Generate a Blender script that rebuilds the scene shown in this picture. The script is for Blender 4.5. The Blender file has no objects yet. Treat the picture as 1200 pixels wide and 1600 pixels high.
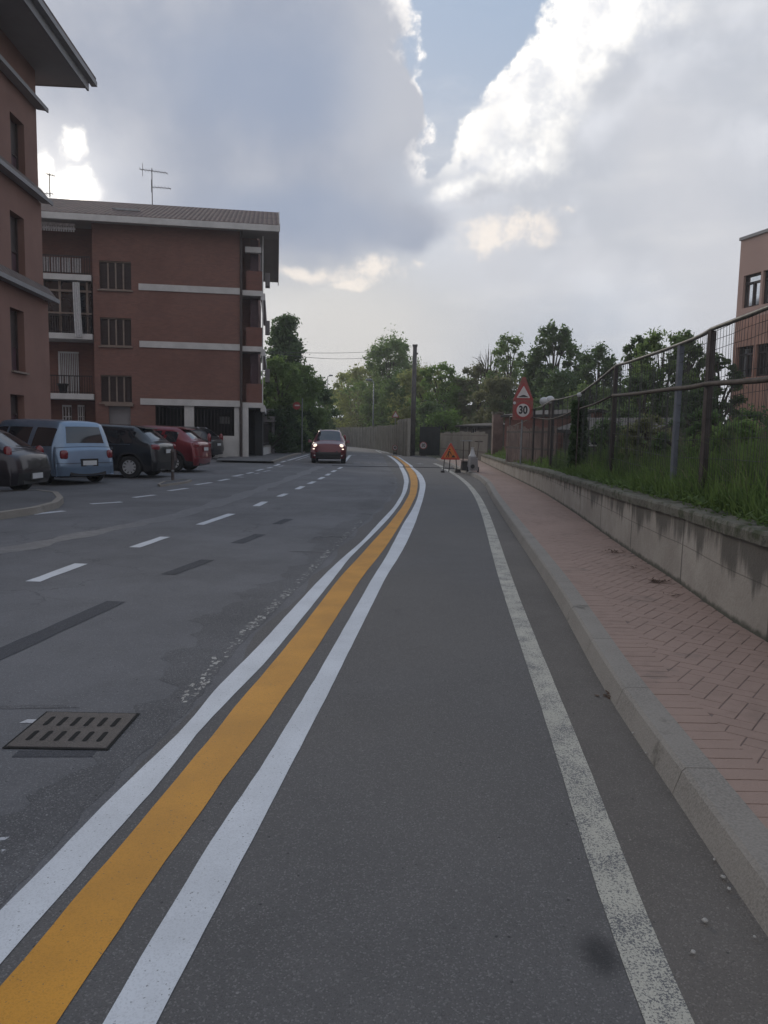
import bpy, math, random
import numpy as np
from mathutils import Vector, Matrix
random.seed(7); RNG = np.random.default_rng(11)
C = bpy.context.scene.collection
SC = bpy.context.scene

# ------------------------------------------------------------------ camera
FPX = 1155.0; PITCH = math.radians(6.045); ROLL = math.radians(1.1); CH = 1.5
cp, sp = math.cos(PITCH), math.sin(PITCH)
_r0 = np.array([1, 0, 0.]); _u0 = np.array([0, sp, cp]); CB = np.array([0, -cp, sp])
_c, _s = math.cos(ROLL), math.sin(ROLL)
CR = _c*_r0 + _s*_u0; CU = -_s*_r0 + _c*_u0
cam = bpy.data.cameras.new('camera'); cam.lens = 26.0*FPX/1155.55; cam.sensor_width = 36
cam.clip_start = 0.05; cam.clip_end = 6000
co = bpy.data.objects.new('camera', cam); C.objects.link(co)
co.matrix_world = Matrix(((CR[0], CU[0], CB[0], 0), (CR[1], CU[1], CB[1], 0), (CR[2], CU[2], CB[2], CH), (0, 0, 0, 1)))
SC.camera = co

def ray(px, py): return CR*(px-600)/FPX + CU*(800-py)/FPX - CB
def G(px, py, z=0.0):
    d = ray(px, py); t = (z-CH)/d[2]; return d*t + np.array([0, 0, CH])
def PD(px, py, D):
    d = ray(px, py); t = D/d[1]; return d*t + np.array([0, 0, CH])
def azel(px, py):
    d = ray(px, py); d = d/np.linalg.norm(d)
    return math.atan2(d[0], d[1]), math.asin(d[2])

# ------------------------------------------------------------------ light
SUN_AZ, SUN_EL = azel(100, 285)
SUN_EL = max(SUN_EL, math.radians(17))
sl = bpy.data.lights.new('sun', 'SUN'); sl.energy = 1.3; sl.angle = math.radians(14); sl.color = (1, .90, .76)
so = bpy.data.objects.new('sun', sl); C.objects.link(so)
sd = Vector((math.sin(SUN_AZ)*math.cos(SUN_EL), math.cos(SUN_AZ)*math.cos(SUN_EL), math.sin(SUN_EL)))
so.rotation_euler = sd.to_track_quat('Z', 'Y').to_euler(); so.location = (0, 0, 40)
SC.view_settings.view_transform = 'Standard'; SC.view_settings.look = 'None'
SC.view_settings.exposure = 0.25; SC.view_settings.gamma = 1.0
SC.render.engine = 'CYCLES'
try:
    SC.cycles.use_adaptive_sampling = True; SC.cycles.max_bounces = 6; SC.cycles.transparent_max_bounces = 12
except Exception: pass

class NT:
    """small helper to write node maths"""
    def __init__(s, tree): s.t = tree; s.n = tree.nodes; s.l = tree.links
    def new(s, typ, **kw):
        n = s.n.new(typ)
        for k, v in kw.items(): setattr(n, k, v)
        return n
    def put(s, sock, v):
        if hasattr(v, 'is_output') or isinstance(v, bpy.types.NodeSocket): s.l.new(v, sock)
        elif v is not None: sock.default_value = v
    def m(s, op, a, b=None, c=None, clamp=False):
        n = s.new('ShaderNodeMath', operation=op); n.use_clamp = clamp
        s.put(n.inputs[0], a)
        if b is not None: s.put(n.inputs[1], b)
        if c is not None: s.put(n.inputs[2], c)
        return n.outputs[0]
    def vm(s, op, a, b=None, out=0):
        n = s.new('ShaderNodeVectorMath', operation=op); s.put(n.inputs[0], a)
        if b is not None: s.put(n.inputs[1], b)
        return n.outputs[out]
    def noise(s, vec, scale, detail=4, rough=.55, dist=0, out=0, dim='3D'):
        n = s.new('ShaderNodeTexNoise'); n.noise_dimensions = dim
        if vec is not None: s.put(n.inputs['Vector'], vec)
        n.inputs['Scale'].default_value = scale; n.inputs['Detail'].default_value = detail
        n.inputs['Roughness'].default_value = rough; n.inputs['Distortion'].default_value = dist
        return n.outputs[out]
    def ss(s, v, a, b, lo=0., hi=1., interp='SMOOTHSTEP'):
        n = s.new('ShaderNodeMapRange', interpolation_type=interp)
        s.put(n.inputs[0], v); n.inputs[1].default_value = a; n.inputs[2].default_value = b
        n.inputs[3].default_value = lo; n.inputs[4].default_value = hi
        return n.outputs[0]
    def mix(s, fac, a, b, typ='MIX'):
        n = s.new('ShaderNodeMix', data_type='RGBA', blend_type=typ); s.put(n.inputs[0], fac)
        s.put(n.inputs[6], a if not isinstance(a, tuple) else (*a[:3], 1))
        s.put(n.inputs[7], b if not isinstance(b, tuple) else (*b[:3], 1))
        return n.outputs[2]
    def xyz(s, v):
        n = s.new('ShaderNodeSeparateXYZ'); s.put(n.inputs[0], v); return n.outputs
    def comb(s, x, y, z=0.0):
        n = s.new('ShaderNodeCombineXYZ'); s.put(n.inputs[0], x); s.put(n.inputs[1], y); s.put(n.inputs[2], z); return n.outputs[0]

# ------------------------------------------------------------------ world: clouds in real sky directions
W = bpy.data.worlds.new('World'); SC.world = W; W.use_nodes = True
W.node_tree.nodes.clear(); q = NT(W.node_tree)
tc = q.new('ShaderNodeTexCoord').outputs['Generated']
dirv = q.vm('NORMALIZE', tc)
X = q.xyz(dirv)
az = q.m('ARCTAN2', X[0], X[1]); el = q.m('ARCSINE', X[2])
ae = q.comb(az, el, 0)
sky = q.new('ShaderNodeTexSky'); sky.sky_type = 'NISHITA'; sky.sun_disc = False
sky.sun_elevation = SUN_EL; sky.sun_rotation = SUN_AZ; sky.air_density = 1.2; sky.dust_density = 2.5
n1 = q.noise(dirv, 7.0, 8, .58); n2 = q.noise(dirv, 22.0, 7, .62); n3 = q.noise(dirv, 3.0, 5, .5)
warp = q.vm('SCALE', q.vm('SUBTRACT', q.noise(dirv, 9.0, 5, .55, out=1), (.5, .5, .5))); W.node_tree.nodes[-1].inputs[3].default_value = 0.07
aew = q.vm('ADD', ae, warp)
def ell(px, py, rx, ry, rot=0, src=aew):
    a, e = azel(px, py)
    mp = q.new('ShaderNodeMapping'); mp.vector_type = 'TEXTURE'; q.l.new(src, mp.inputs[0])
    mp.inputs[1].default_value = (a, e, 0); mp.inputs[2].default_value = (0, 0, math.radians(rot))
    mp.inputs[3].default_value = (rx/FPX, ry/FPX, 1)
    sx = q.xyz(mp.outputs[0]); flat = q.comb(sx[0], sx[1], 0.0)
    return q.m('SUBTRACT', 1.0, q.vm('LENGTH', flat, out=1))
def union(lst):
    v = lst[0]
    for w in lst[1:]: v = q.m('SMOOTH_MAX', v, w, 0.12)
    return v
def cloud(lst, namp=0.5):
    base = union([ell(*e) for e in lst])
    nn = q.m('ADD', q.m('MULTIPLY', q.m('SUBTRACT', n1, .5), namp), q.m('MULTIPLY', q.m('SUBTRACT', n2, .5), namp*.75))
    return q.m('ADD', base, nn)
# dark cloud, upper left
fa = cloud([(300, 60, 320, 260, 0), (400, 270, 270, 150, 0), (500, 330, 190, 80, 0), (530, 160, 105, 110, 0), (612, 190, 48, 48, 0), (520, 20, 85, 100, 0), (260, 230, 150, 120, 0), (620, 345, 90, 48, 0)], .30)
# bright cloud, right
fb = cloud([(1010, 230, 300, 180, 20), (860, 230, 130, 130, 20), (1200, 120, 330, 220, 0), (960, 130, 150, 90, 25), (775, 285, 120, 30, 14), (1050, 340, 420, 120, 0), (1350, 300, 400, 300, 0)], .34)
bl = (.37, .47, .63); 
skyc = q.mix(1.0, sky.outputs[0], (1, 1, 1)); 
skyn = q.new('ShaderNodeMix', data_type='RGBA', blend_type='MULTIPLY'); skyn.inputs[0].default_value = 1
q.l.new(sky.outputs[0], skyn.inputs[6]); skyn.inputs[7].default_value = (.045, .045, .045, 1)
base = q.mix(.8, skyn.outputs[2], bl)
# thin high veil that thickens to the horizon
veil = q.ss(el, math.radians(30), math.radians(11), 0, 1)
veilc = q.mix(q.ss(n3, .35, .65), (.42, .46, .53), (.51, .52, .56))
col = q.mix(q.m('MULTIPLY', veil, .95, clamp=True), base, veilc)
hard = q.ss(el, azel(600, 300)[1], azel(600, 215)[1])
# low warm glow to the left of the road's end
low = q.ss(union([ell(520, 520, 360, 190, 0, ae)]), 0, .9)
col = q.mix(q.m('MULTIPLY', low, .7), col, (.72, .685, .63))
# bright cloud body
covb = q.m('ADD', q.m('MULTIPLY', q.ss(fb, -.03, .10), hard), q.m('MULTIPLY', q.ss(fb, -.25, .6), q.m('SUBTRACT', 1.0, hard)))
bodyb = q.mix(q.ss(q.m('ADD', fb, q.m('MULTIPLY', q.m('SUBTRACT', n1, .5), 1.6)), .1, .8), (.74, .75, .79), (.50, .52, .57))
bodyb = q.mix(q.ss(n3, .42, .62), bodyb, (.56, .57, .61))
col = q.mix(q.m('MULTIPLY', covb, .92), col, bodyb)
whiteb = union([ell(*e) for e in [(835, 170, 95, 75, 35), (930, 70, 130, 42, 30), (810, 235, 80, 42, 0), (1000, 10, 90, 36, 0), (720, 292, 62, 14, 14)]])
whiteb = q.m('ADD', q.m('ADD', whiteb, q.m('MULTIPLY', q.m('SUBTRACT', n1, .5), 1.7)), q.m('MULTIPLY', q.m('SUBTRACT', n2, .5), .9))
wb = q.m('MULTIPLY', q.ss(whiteb, -.15, .95), covb)
col = q.mix(wb, col, q.mix(q.ss(n2, .3, .6), (.72, .73, .76), (1.08, 1.05, 1.0)))
edgeb = q.m('MULTIPLY', q.m('MULTIPLY', q.ss(fb, -.02, .04), q.ss(fb, .38, .06)), q.m('MULTIPLY', hard, q.ss(az, azel(960, 100)[0], azel(880, 100)[0])))
col = q.mix(q.m('MULTIPLY', edgeb, q.ss(n2, .34, .55)), col, (1.1, 1.06, 1.0))
streaks = q.m('MULTIPLY', q.ss(q.noise(q.vm('MULTIPLY', dirv, (1., 1., 3.5)), 5.5, 7, .62), .45, .72), q.ss(X[1], 0, .3))
col = q.mix(q.m('MULTIPLY', streaks, .22), col, (.80, .79, .78))
# dark cloud body
harda = q.m('MULTIPLY', hard, q.ss(az, azel(480, 200)[0], azel(560, 200)[0]))
cova = q.m('ADD', q.m('MULTIPLY', q.ss(fa, -.01, .06), harda), q.m('MULTIPLY', q.ss(fa, -.16, .42), q.m('SUBTRACT', 1.0, harda)))
bodya = q.mix(q.ss(n1, .35, .68), (.30, .335, .42), (.42, .44, .50))
dk = q.ss(union([ell(420, 130, 260, 110, 0), ell(480, 350, 260, 70, 0)]), 0, .8)
bodya = q.mix(q.m('MULTIPLY', dk, .7), bodya, (.25, .305, .42))
lite = q.m('MULTIPLY', q.ss(az, azel(480, 200)[0], azel(640, 200)[0]), q.ss(el, azel(600, 420)[1], azel(600, 250)[1]))
bodya = q.mix(q.m('MULTIPLY', lite, .6), bodya, (.50, .51, .55))
col = q.mix(q.m('MULTIPLY', cova, .94), col, bodya)
rim = q.m('MULTIPLY', q.m('MULTIPLY', q.ss(fa, -.02, .02), q.ss(fa, .15, .01)), q.ss(union([ell(640, 170, 80, 110, 0, ae), ell(625, 50, 70, 100, 0, ae)]), 0, .35))
col = q.mix(q.m('MULTIPLY', rim, q.ss(n2, .38, .6)), col, (1.1, 1.05, 1.0))
# broken lit scraps under the dark cloud
fc = cloud([(610, 412, 95, 20, 8), (760, 366, 105, 34, 10), (480, 428, 80, 14, 0), (556, 442, 40, 12, 0), (895, 325, 22, 11, 10)], 2.6)
covc = q.m('MULTIPLY', q.ss(fc, .0, .9), q.ss(n2, .36, .62))
col = q.mix(q.m('MULTIPLY', covc, .75), col, (.95, .86, .77))
# sun burning through at the left
fs = cloud([(62, 262, 18, 42, 0), (124, 285, 34, 36, 20), (110, 212, 20, 40, -30)], 2.6)
col = q.mix(q.ss(fs, .25, 1.0), col, (1.3, 1.24, 1.14))
glow = q.ss(ell(105, 290, 250, 210, 0, ae), 0, 1.0)
glow2 = q.m('POWER', glow, 2.6)
gcol = q.mix(glow2, (0, 0, 0), (.30, .285, .26))
col = q.mix(1.0, col, gcol, 'ADD')
core = q.m('POWER', q.ss(ell(112, 300, 50, 34, 0, aew), 0, 1.0), 1.2)
col = q.mix(core, col, (2.6, 2.45, 2.2))
# sky behind the camera is plain even cloud
back = q.ss(X[1], .1, -.3)
col = q.mix(back, col, (.46, .47, .51))
below = q.ss(el, 0.0, -.05)
col = q.mix(below, col, (.10, .10, .10))
bg = q.new('ShaderNodeBackground'); bg.inputs[1].default_value = 0.1
scl = q.new('ShaderNodeMix', data_type='RGBA', blend_type='MULTIPLY'); scl.inputs[0].default_value = 1; scl.clamp_result = False
q.l.new(col, scl.inputs[6]); scl.inputs[7].default_value = (10, 10, 10, 1)
q.l.new(scl.outputs[2], bg.inputs[0])
wo = q.new('ShaderNodeOutputWorld'); q.l.new(bg.outputs[0], wo.inputs[0])
W.cycles.sampling_method = 'MANUAL'; W.cycles.sample_map_resolution = 512

# ------------------------------------------------------------------ materials
def pm(name, col, rough=.7, metal=0., var=.18, scale=4., fine=None, bump=0., bscale=60., coat=0., spec=.5, var2=None, dirt=None):
    m = bpy.data.materials.new(name); m.use_nodes = True; m.node_tree.nodes.clear(); t = NT(m.node_tree)
    b = t.new('ShaderNodeBsdfPrincipled'); o = t.new('ShaderNodeOutputMaterial'); t.l.new(b.outputs[0], o.inputs[0])
    tcn = t.new('ShaderNodeTexCoord').outputs['Object']
    a = tuple(max(0, c*(1-var)) for c in col); c2 = tuple(min(1, c*(1+var)) for c in col)
    cc = t.mix(t.ss(t.noise(tcn, scale, 5, .6), .3, .7), a, c2)
    if fine:
        fs_, fa_ = fine
        cc = t.mix(t.ss(t.noise(tcn, fs_, 2, .6), .35, .65), cc, tuple(c*(1+fa_) for c in col))
    if dirt:
        dc, dsc, th = dirt
        cc = t.mix(t.ss(t.noise(tcn, dsc, 6, .65), th, th+.12), cc, dc)
    t.l.new(cc, b.inputs['Base Color'])
    b.inputs['Roughness'].default_value = rough; b.inputs['Metallic'].default_value = metal
    b.inputs['Specular IOR Level'].default_value = spec; b.inputs['Coat Weight'].default_value = coat
    b.inputs['Coat Roughness'].default_value = .06
    if bump:
        bn = t.new('ShaderNodeBump'); bn.inputs['Strength'].default_value = bump; bn.inputs['Distance'].default_value = .02
        t.l.new(t.noise(tcn, bscale, 4, .6), bn.inputs['Height']); t.l.new(bn.outputs[0], b.inputs['Normal'])
    return m
def em(name, col, st):
    m = bpy.data.materials.new(name); m.use_nodes = True; t = NT(m.node_tree); m.node_tree.nodes.clear()
    b = t.new('ShaderNodeBsdfPrincipled'); o = t.new('ShaderNodeOutputMaterial'); t.l.new(b.outputs[0], o.inputs[0])
    b.inputs['Base Color'].default_value = (*col, 1); b.inputs['Emission Color'].default_value = (*col, 1); b.inputs['Emission Strength'].default_value = st
    return m

def asphalt(name, col, light, patch=.25, crack=0.0, bumpy=.5, speck=.6, tint=None, smudge=False, streak=False):
    m = bpy.data.materials.new(name); m.use_nodes = True; m.node_tree.nodes.clear(); t = NT(m.node_tree)
    b = t.new('ShaderNodeBsdfPrincipled'); o = t.new('ShaderNodeOutputMaterial'); t.l.new(b.outputs[0], o.inputs[0])
    P = t.new('ShaderNodeTexCoord').outputs['Object']
    big = t.noise(P, .55, 6, .62); mid = t.noise(P, 3.5, 6, .65)
    c = t.mix(t.ss(big, .3, .7), tuple(x*(1-patch) for x in col), tuple(x*(1+patch) for x in col))
    c = t.mix(t.m('MULTIPLY', t.ss(mid, .45, .75), .35), c, light)
    if tint: c = t.mix(t.m('MULTIPLY', t.ss(t.noise(P, .25, 3, .5), .4, .6), .6), c, tint)
    vo = t.new('ShaderNodeTexVoronoi'); vo.feature = 'F1'; t.l.new(P, vo.inputs['Vector']); vo.inputs['Scale'].default_value = 210
    vr = t.xyz(vo.outputs['Color'])
    c = t.mix(t.m('MULTIPLY', t.ss(vr[0], .80, .97), speck), c, tuple(min(1, x*2.3) for x in light))
    c = t.mix(t.m('MULTIPLY', t.ss(vr[1], .72, .95), speck*.8), c, tuple(x*.35 for x in col))
    stn = t.ss(t.noise(P, 1.3, 7, .7, .6), .60, .72)
    c = t.mix(t.m('MULTIPLY', stn, .38), c, tuple(x*.62 for x in col))
    v3 = t.new('ShaderNodeTexVoronoi'); t.l.new(P, v3.inputs['Vector']); v3.inputs['Scale'].default_value = 38; r3 = t.xyz(v3.outputs['Color'])
    c = t.mix(t.m('MULTIPLY', t.m('MULTIPLY', t.ss(r3[0], .975, .985), t.ss(v3.outputs['Distance'], .22, .12)), .7), c, tuple(x*2.0 for x in light))
    c = t.mix(t.m('MULTIPLY', t.m('MULTIPLY', t.ss(r3[1], .97, .98), t.ss(v3.outputs['Distance'], .25, .15)), .7), c, (.03, .03, .03))
    h = t.m('ADD', t.m('MULTIPLY', t.noise(P, 150, 3, .7), 1.0), t.m('MULTIPLY', vo.outputs['Distance'], -.8))
    if crack:
        wv = t.vm('ADD', P, t.vm('SCALE', t.noise(P, 2.2, 5, .6, out=1))); m.node_tree.nodes[-2].inputs[3].default_value = .8
        v2 = t.new('ShaderNodeTexVoronoi'); v2.feature = 'DISTANCE_TO_EDGE'; t.l.new(wv, v2.inputs['Vector']); v2.inputs['Scale'].default_value = .55
        msk = t.ss(t.noise(P, .35, 3, .5), .47, .6)
        ck = t.m('MULTIPLY', t.ss(v2.outputs['Distance'], .012, .003), t.m('MULTIPLY', msk, crack))
        c = t.mix(ck, c, (.018, .018, .02)); h = t.m('SUBTRACT', h, t.m('MULTIPLY', ck, 2))
    if smudge:   # a soft dark smudge on the tarmac
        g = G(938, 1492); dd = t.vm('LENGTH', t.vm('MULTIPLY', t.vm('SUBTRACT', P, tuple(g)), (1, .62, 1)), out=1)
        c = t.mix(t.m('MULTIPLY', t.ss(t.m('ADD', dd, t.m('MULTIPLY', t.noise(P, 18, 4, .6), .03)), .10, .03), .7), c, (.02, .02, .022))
    if streak:
        pass
    t.l.new(c, b.inputs['Base Color']); b.inputs['Roughness'].default_value = .82; b.inputs['Specular IOR Level'].default_value = .35
    bn = t.new('ShaderNodeBump'); bn.inputs['Strength'].default_value = bumpy; bn.inputs['Distance'].default_value = .006
    t.l.new(h, bn.inputs['Height']); t.l.new(bn.outputs[0], b.inputs['Normal'])
    return m

def paint(name, col, wear=0.0, under=(.12, .118, .12), wsc=55, var=.08, edge=0, lines=False):
    m = bpy.data.materials.new(name); m.use_nodes = True; m.node_tree.nodes.clear(); t = NT(m.node_tree)
    b = t.new('ShaderNodeBsdfPrincipled'); o = t.new('ShaderNodeOutputMaterial'); t.l.new(b.outputs[0], o.inputs[0])
    P = t.new('ShaderNodeTexCoord').outputs['Object']
    c = t.mix(t.ss(t.noise(P, 2.0, 5, .6), .3, .7), tuple(x*(1-var) for x in col), tuple(min(1, x*(1+var)) for x in col))
    vo = t.new('ShaderNodeTexVoronoi'); t.l.new(P, vo.inputs['Vector']); vo.inputs['Scale'].default_value = 210
    vr = t.xyz(vo.outputs['Color'])
    c = t.mix(t.m('MULTIPLY', t.ss(vr[0], .986, .996), .6), c, (.06, .06, .06))
    c = t.mix(t.m('MULTIPLY', t.ss(vr[2], .5, 1.), .26), c, tuple(x*.55 for x in col))
    if wear:
        w1 = t.noise(P, wsc, 5, .75); w2 = t.noise(P, 5.0, 5, .6)
        ww = t.m('ADD', w1, t.m('MULTIPLY', t.m('SUBTRACT', w2, .5), .7 if wsc < 100 else .38))
        c = t.mix(t.ss(ww, .70-wear*.25, .76-wear*.25), c, under)
    t.l.new(c, b.inputs['Base Color']); b.inputs['Roughness'].default_value = .62; b.inputs['Specular IOR Level'].default_value = .4
    bn = t.new('ShaderNodeBump'); bn.inputs['Strength'].default_value = .35; bn.inputs['Distance'].default_value = .004
    t.l.new(t.noise(P, 170, 3, .7), bn.inputs['Height']); t.l.new(bn.outputs[0], b.inputs['Normal'])
    return m

def leafmat(name, dark, light, sc=1.1):
    m = bpy.data.materials.new(name); m.use_nodes = True; m.node_tree.nodes.clear(); t = NT(m.node_tree)
    b = t.new('ShaderNodeBsdfPrincipled'); o = t.new('ShaderNodeOutputMaterial')
    P = t.new('ShaderNodeTexCoord').outputs['Object']
    c = t.mix(t.ss(t.noise(P, sc, 4, .6), .32, .68), dark, light)
    c = t.mix(t.m('MULTIPLY', t.ss(t.noise(P, sc*9, 2, .5), .4, .7), .5), c, tuple(x*1.5 for x in light))
    t.l.new(c, b.inputs['Base Color']); b.inputs['Roughness'].default_value = .65; b.inputs['Specular IOR Level'].default_value = .25
    tr = t.new('ShaderNodeBsdfTranslucent'); t.l.new(t.mix(.5, c, tuple(min(1, x*1.6) for x in light)), tr.inputs[0])
    mx = t.new('ShaderNodeMixShader'); mx.inputs[0].default_value = .5
    t.l.new(b.outputs[0], mx.inputs[1]); t.l.new(tr.outputs[0], mx.inputs[2]); t.l.new(mx.outputs[0], o.inputs[0])
    return m

def brickmat(name, c1, c2, mortar, bw=.25, bh=.065, grime=None):
    m = bpy.data.materials.new(name); m.use_nodes = True; m.node_tree.nodes.clear(); t = NT(m.node_tree)
    b = t.new('ShaderNodeBsdfPrincipled'); o = t.new('ShaderNodeOutputMaterial'); t.l.new(b.outputs[0], o.inputs[0])
    P = t.new('ShaderNodeTexCoord').outputs['Object']; x = t.xyz(P)
    uv = t.comb(t.m('ADD', x[0], x[1]), x[2], 0.0)
    br = t.new('ShaderNodeTexBrick'); t.l.new(uv, br.inputs['Vector']); br.inputs['Scale'].default_value = 1
    br.inputs['Brick Width'].default_value = bw; br.inputs['Row Height'].default_value = bh; br.inputs['Mortar Size'].default_value = .006
    br.inputs['Color1'].default_value = (*c1, 1); br.inputs['Color2'].default_value = (*c2, 1); br.inputs['Mortar'].default_value = (*mortar, 1)
    c = t.mix(t.m('MULTIPLY', t.ss(t.noise(P, .5, 5, .6), .4, .75), .45), br.outputs[0], tuple(v*.6 for v in c1))
    t.l.new(c, b.inputs['Base Color']); b.inputs['Roughness'].default_value = .9
    return m

def wallmat(name):   # old concrete wall: board joints and dark streaks running down from the coping
    m = bpy.data.materials.new(name); m.use_nodes = True; m.node_tree.nodes.clear(); t = NT(m.node_tree)
    b = t.new('ShaderNodeBsdfPrincipled'); o = t.new('ShaderNodeOutputMaterial'); t.l.new(b.outputs[0], o.inputs[0])
    P = t.new('ShaderNodeTexCoord').outputs['Object']; x = t.xyz(P)
    c = t.mix(t.ss(t.noise(P, 1.5, 6, .65), .3, .7), (.28, .25, .215), (.39, .355, .31))
    st = t.comb(t.m('MULTIPLY', x[1], 1.0), t.m('MULTIPLY', x[2], .16), 0.0)
    nz = t.noise(st, 3.2, 5, .62)
    zz = t.ss(x[2], .05, .66)
    g = t.ss(t.m('ADD', nz, t.m('MULTIPLY', zz, .36)), .68, .84)
    c = t.mix(t.m('MULTIPLY', g, .78), c, (.055, .052, .045))
    jt = t.ss(t.m('ABSOLUTE', t.m('SUBTRACT', t.m('FRACT', t.m('MULTIPLY', x[1], .5)), .5)), .012, .004)
    hz = t.ss(t.m('ABSOLUTE', t.m('SUBTRACT', x[2], t.m('ADD', .36, t.m('MULTIPLY', t.noise(P, 1.3, 2, .5), .03)))), .007, .002)
    c = t.mix(t.m('MULTIPLY', t.m('MAXIMUM', jt, t.m('MULTIPLY', hz, .7)), .75), c, (.05, .046, .04))
    mo = t.ss(t.m('ADD', x[2], t.m('MULTIPLY', t.noise(P, 9, 4, .6), .10)), .11, .06)
    c = t.mix(t.m('MULTIPLY', mo, .85), c, (.045, .05, .035))
    t.l.new(c, b.inputs['Base Color']); b.inputs['Roughness'].default_value = .92
    bn = t.new('ShaderNodeBump'); bn.inputs['Strength'].default_value = .5; bn.inputs['Distance'].default_value = .02
    t.l.new(t.noise(P, 26, 6, .7), bn.inputs['Height']); t.l.new(bn.outputs[0], b.inputs['Normal'])
    return m

def tilemat(name, a, bcol, ang):
    m = bpy.data.materials.new(name); m.use_nodes = True; m.node_tree.nodes.clear(); t = NT(m.node_tree)
    b = t.new('ShaderNodeBsdfPrincipled'); o = t.new('ShaderNodeOutputMaterial'); t.l.new(b.outputs[0], o.inputs[0])
    P = t.new('ShaderNodeTexCoord').outputs['Object']; x = t.xyz(P)
    u = t.m('ADD', t.m('MULTIPLY', x[0], math.cos(ang)), t.m('MULTIPLY', x[1], math.sin(ang)))
    cell = t.comb(t.m('FLOOR', t.m('MULTIPLY', u, 4.2)), t.m('FLOOR', t.m('MULTIPLY', x[2], 7)), 0.0)
    wn = t.new('ShaderNodeTexWhiteNoise'); t.l.new(cell, wn.inputs['Vector'])
    c = t.mix(wn.outputs['Value'], a, bcol)
    c = t.mix(t.m('MULTIPLY', t.ss(t.noise(P, 1.2, 5, .6), .4, .7), .5), c, tuple(v*.6 for v in a))
    sw = t.m('ABSOLUTE', t.m('SINE', t.m('MULTIPLY', u, 4.2*math.pi)))
    t.l.new(t.mix(t.m('MULTIPLY', t.ss(sw, .35, 0), .7), c, tuple(v*.4 for v in a)), b.inputs['Base Color']); b.inputs['Roughness'].default_value = .85
    bn = t.new('ShaderNodeBump'); bn.inputs['Strength'].default_value = .8; bn.inputs['Distance'].default_value = .06
    t.l.new(sw, bn.inputs['Height']); t.l.new(bn.outputs[0], b.inputs['Normal'])
    return m

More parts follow.
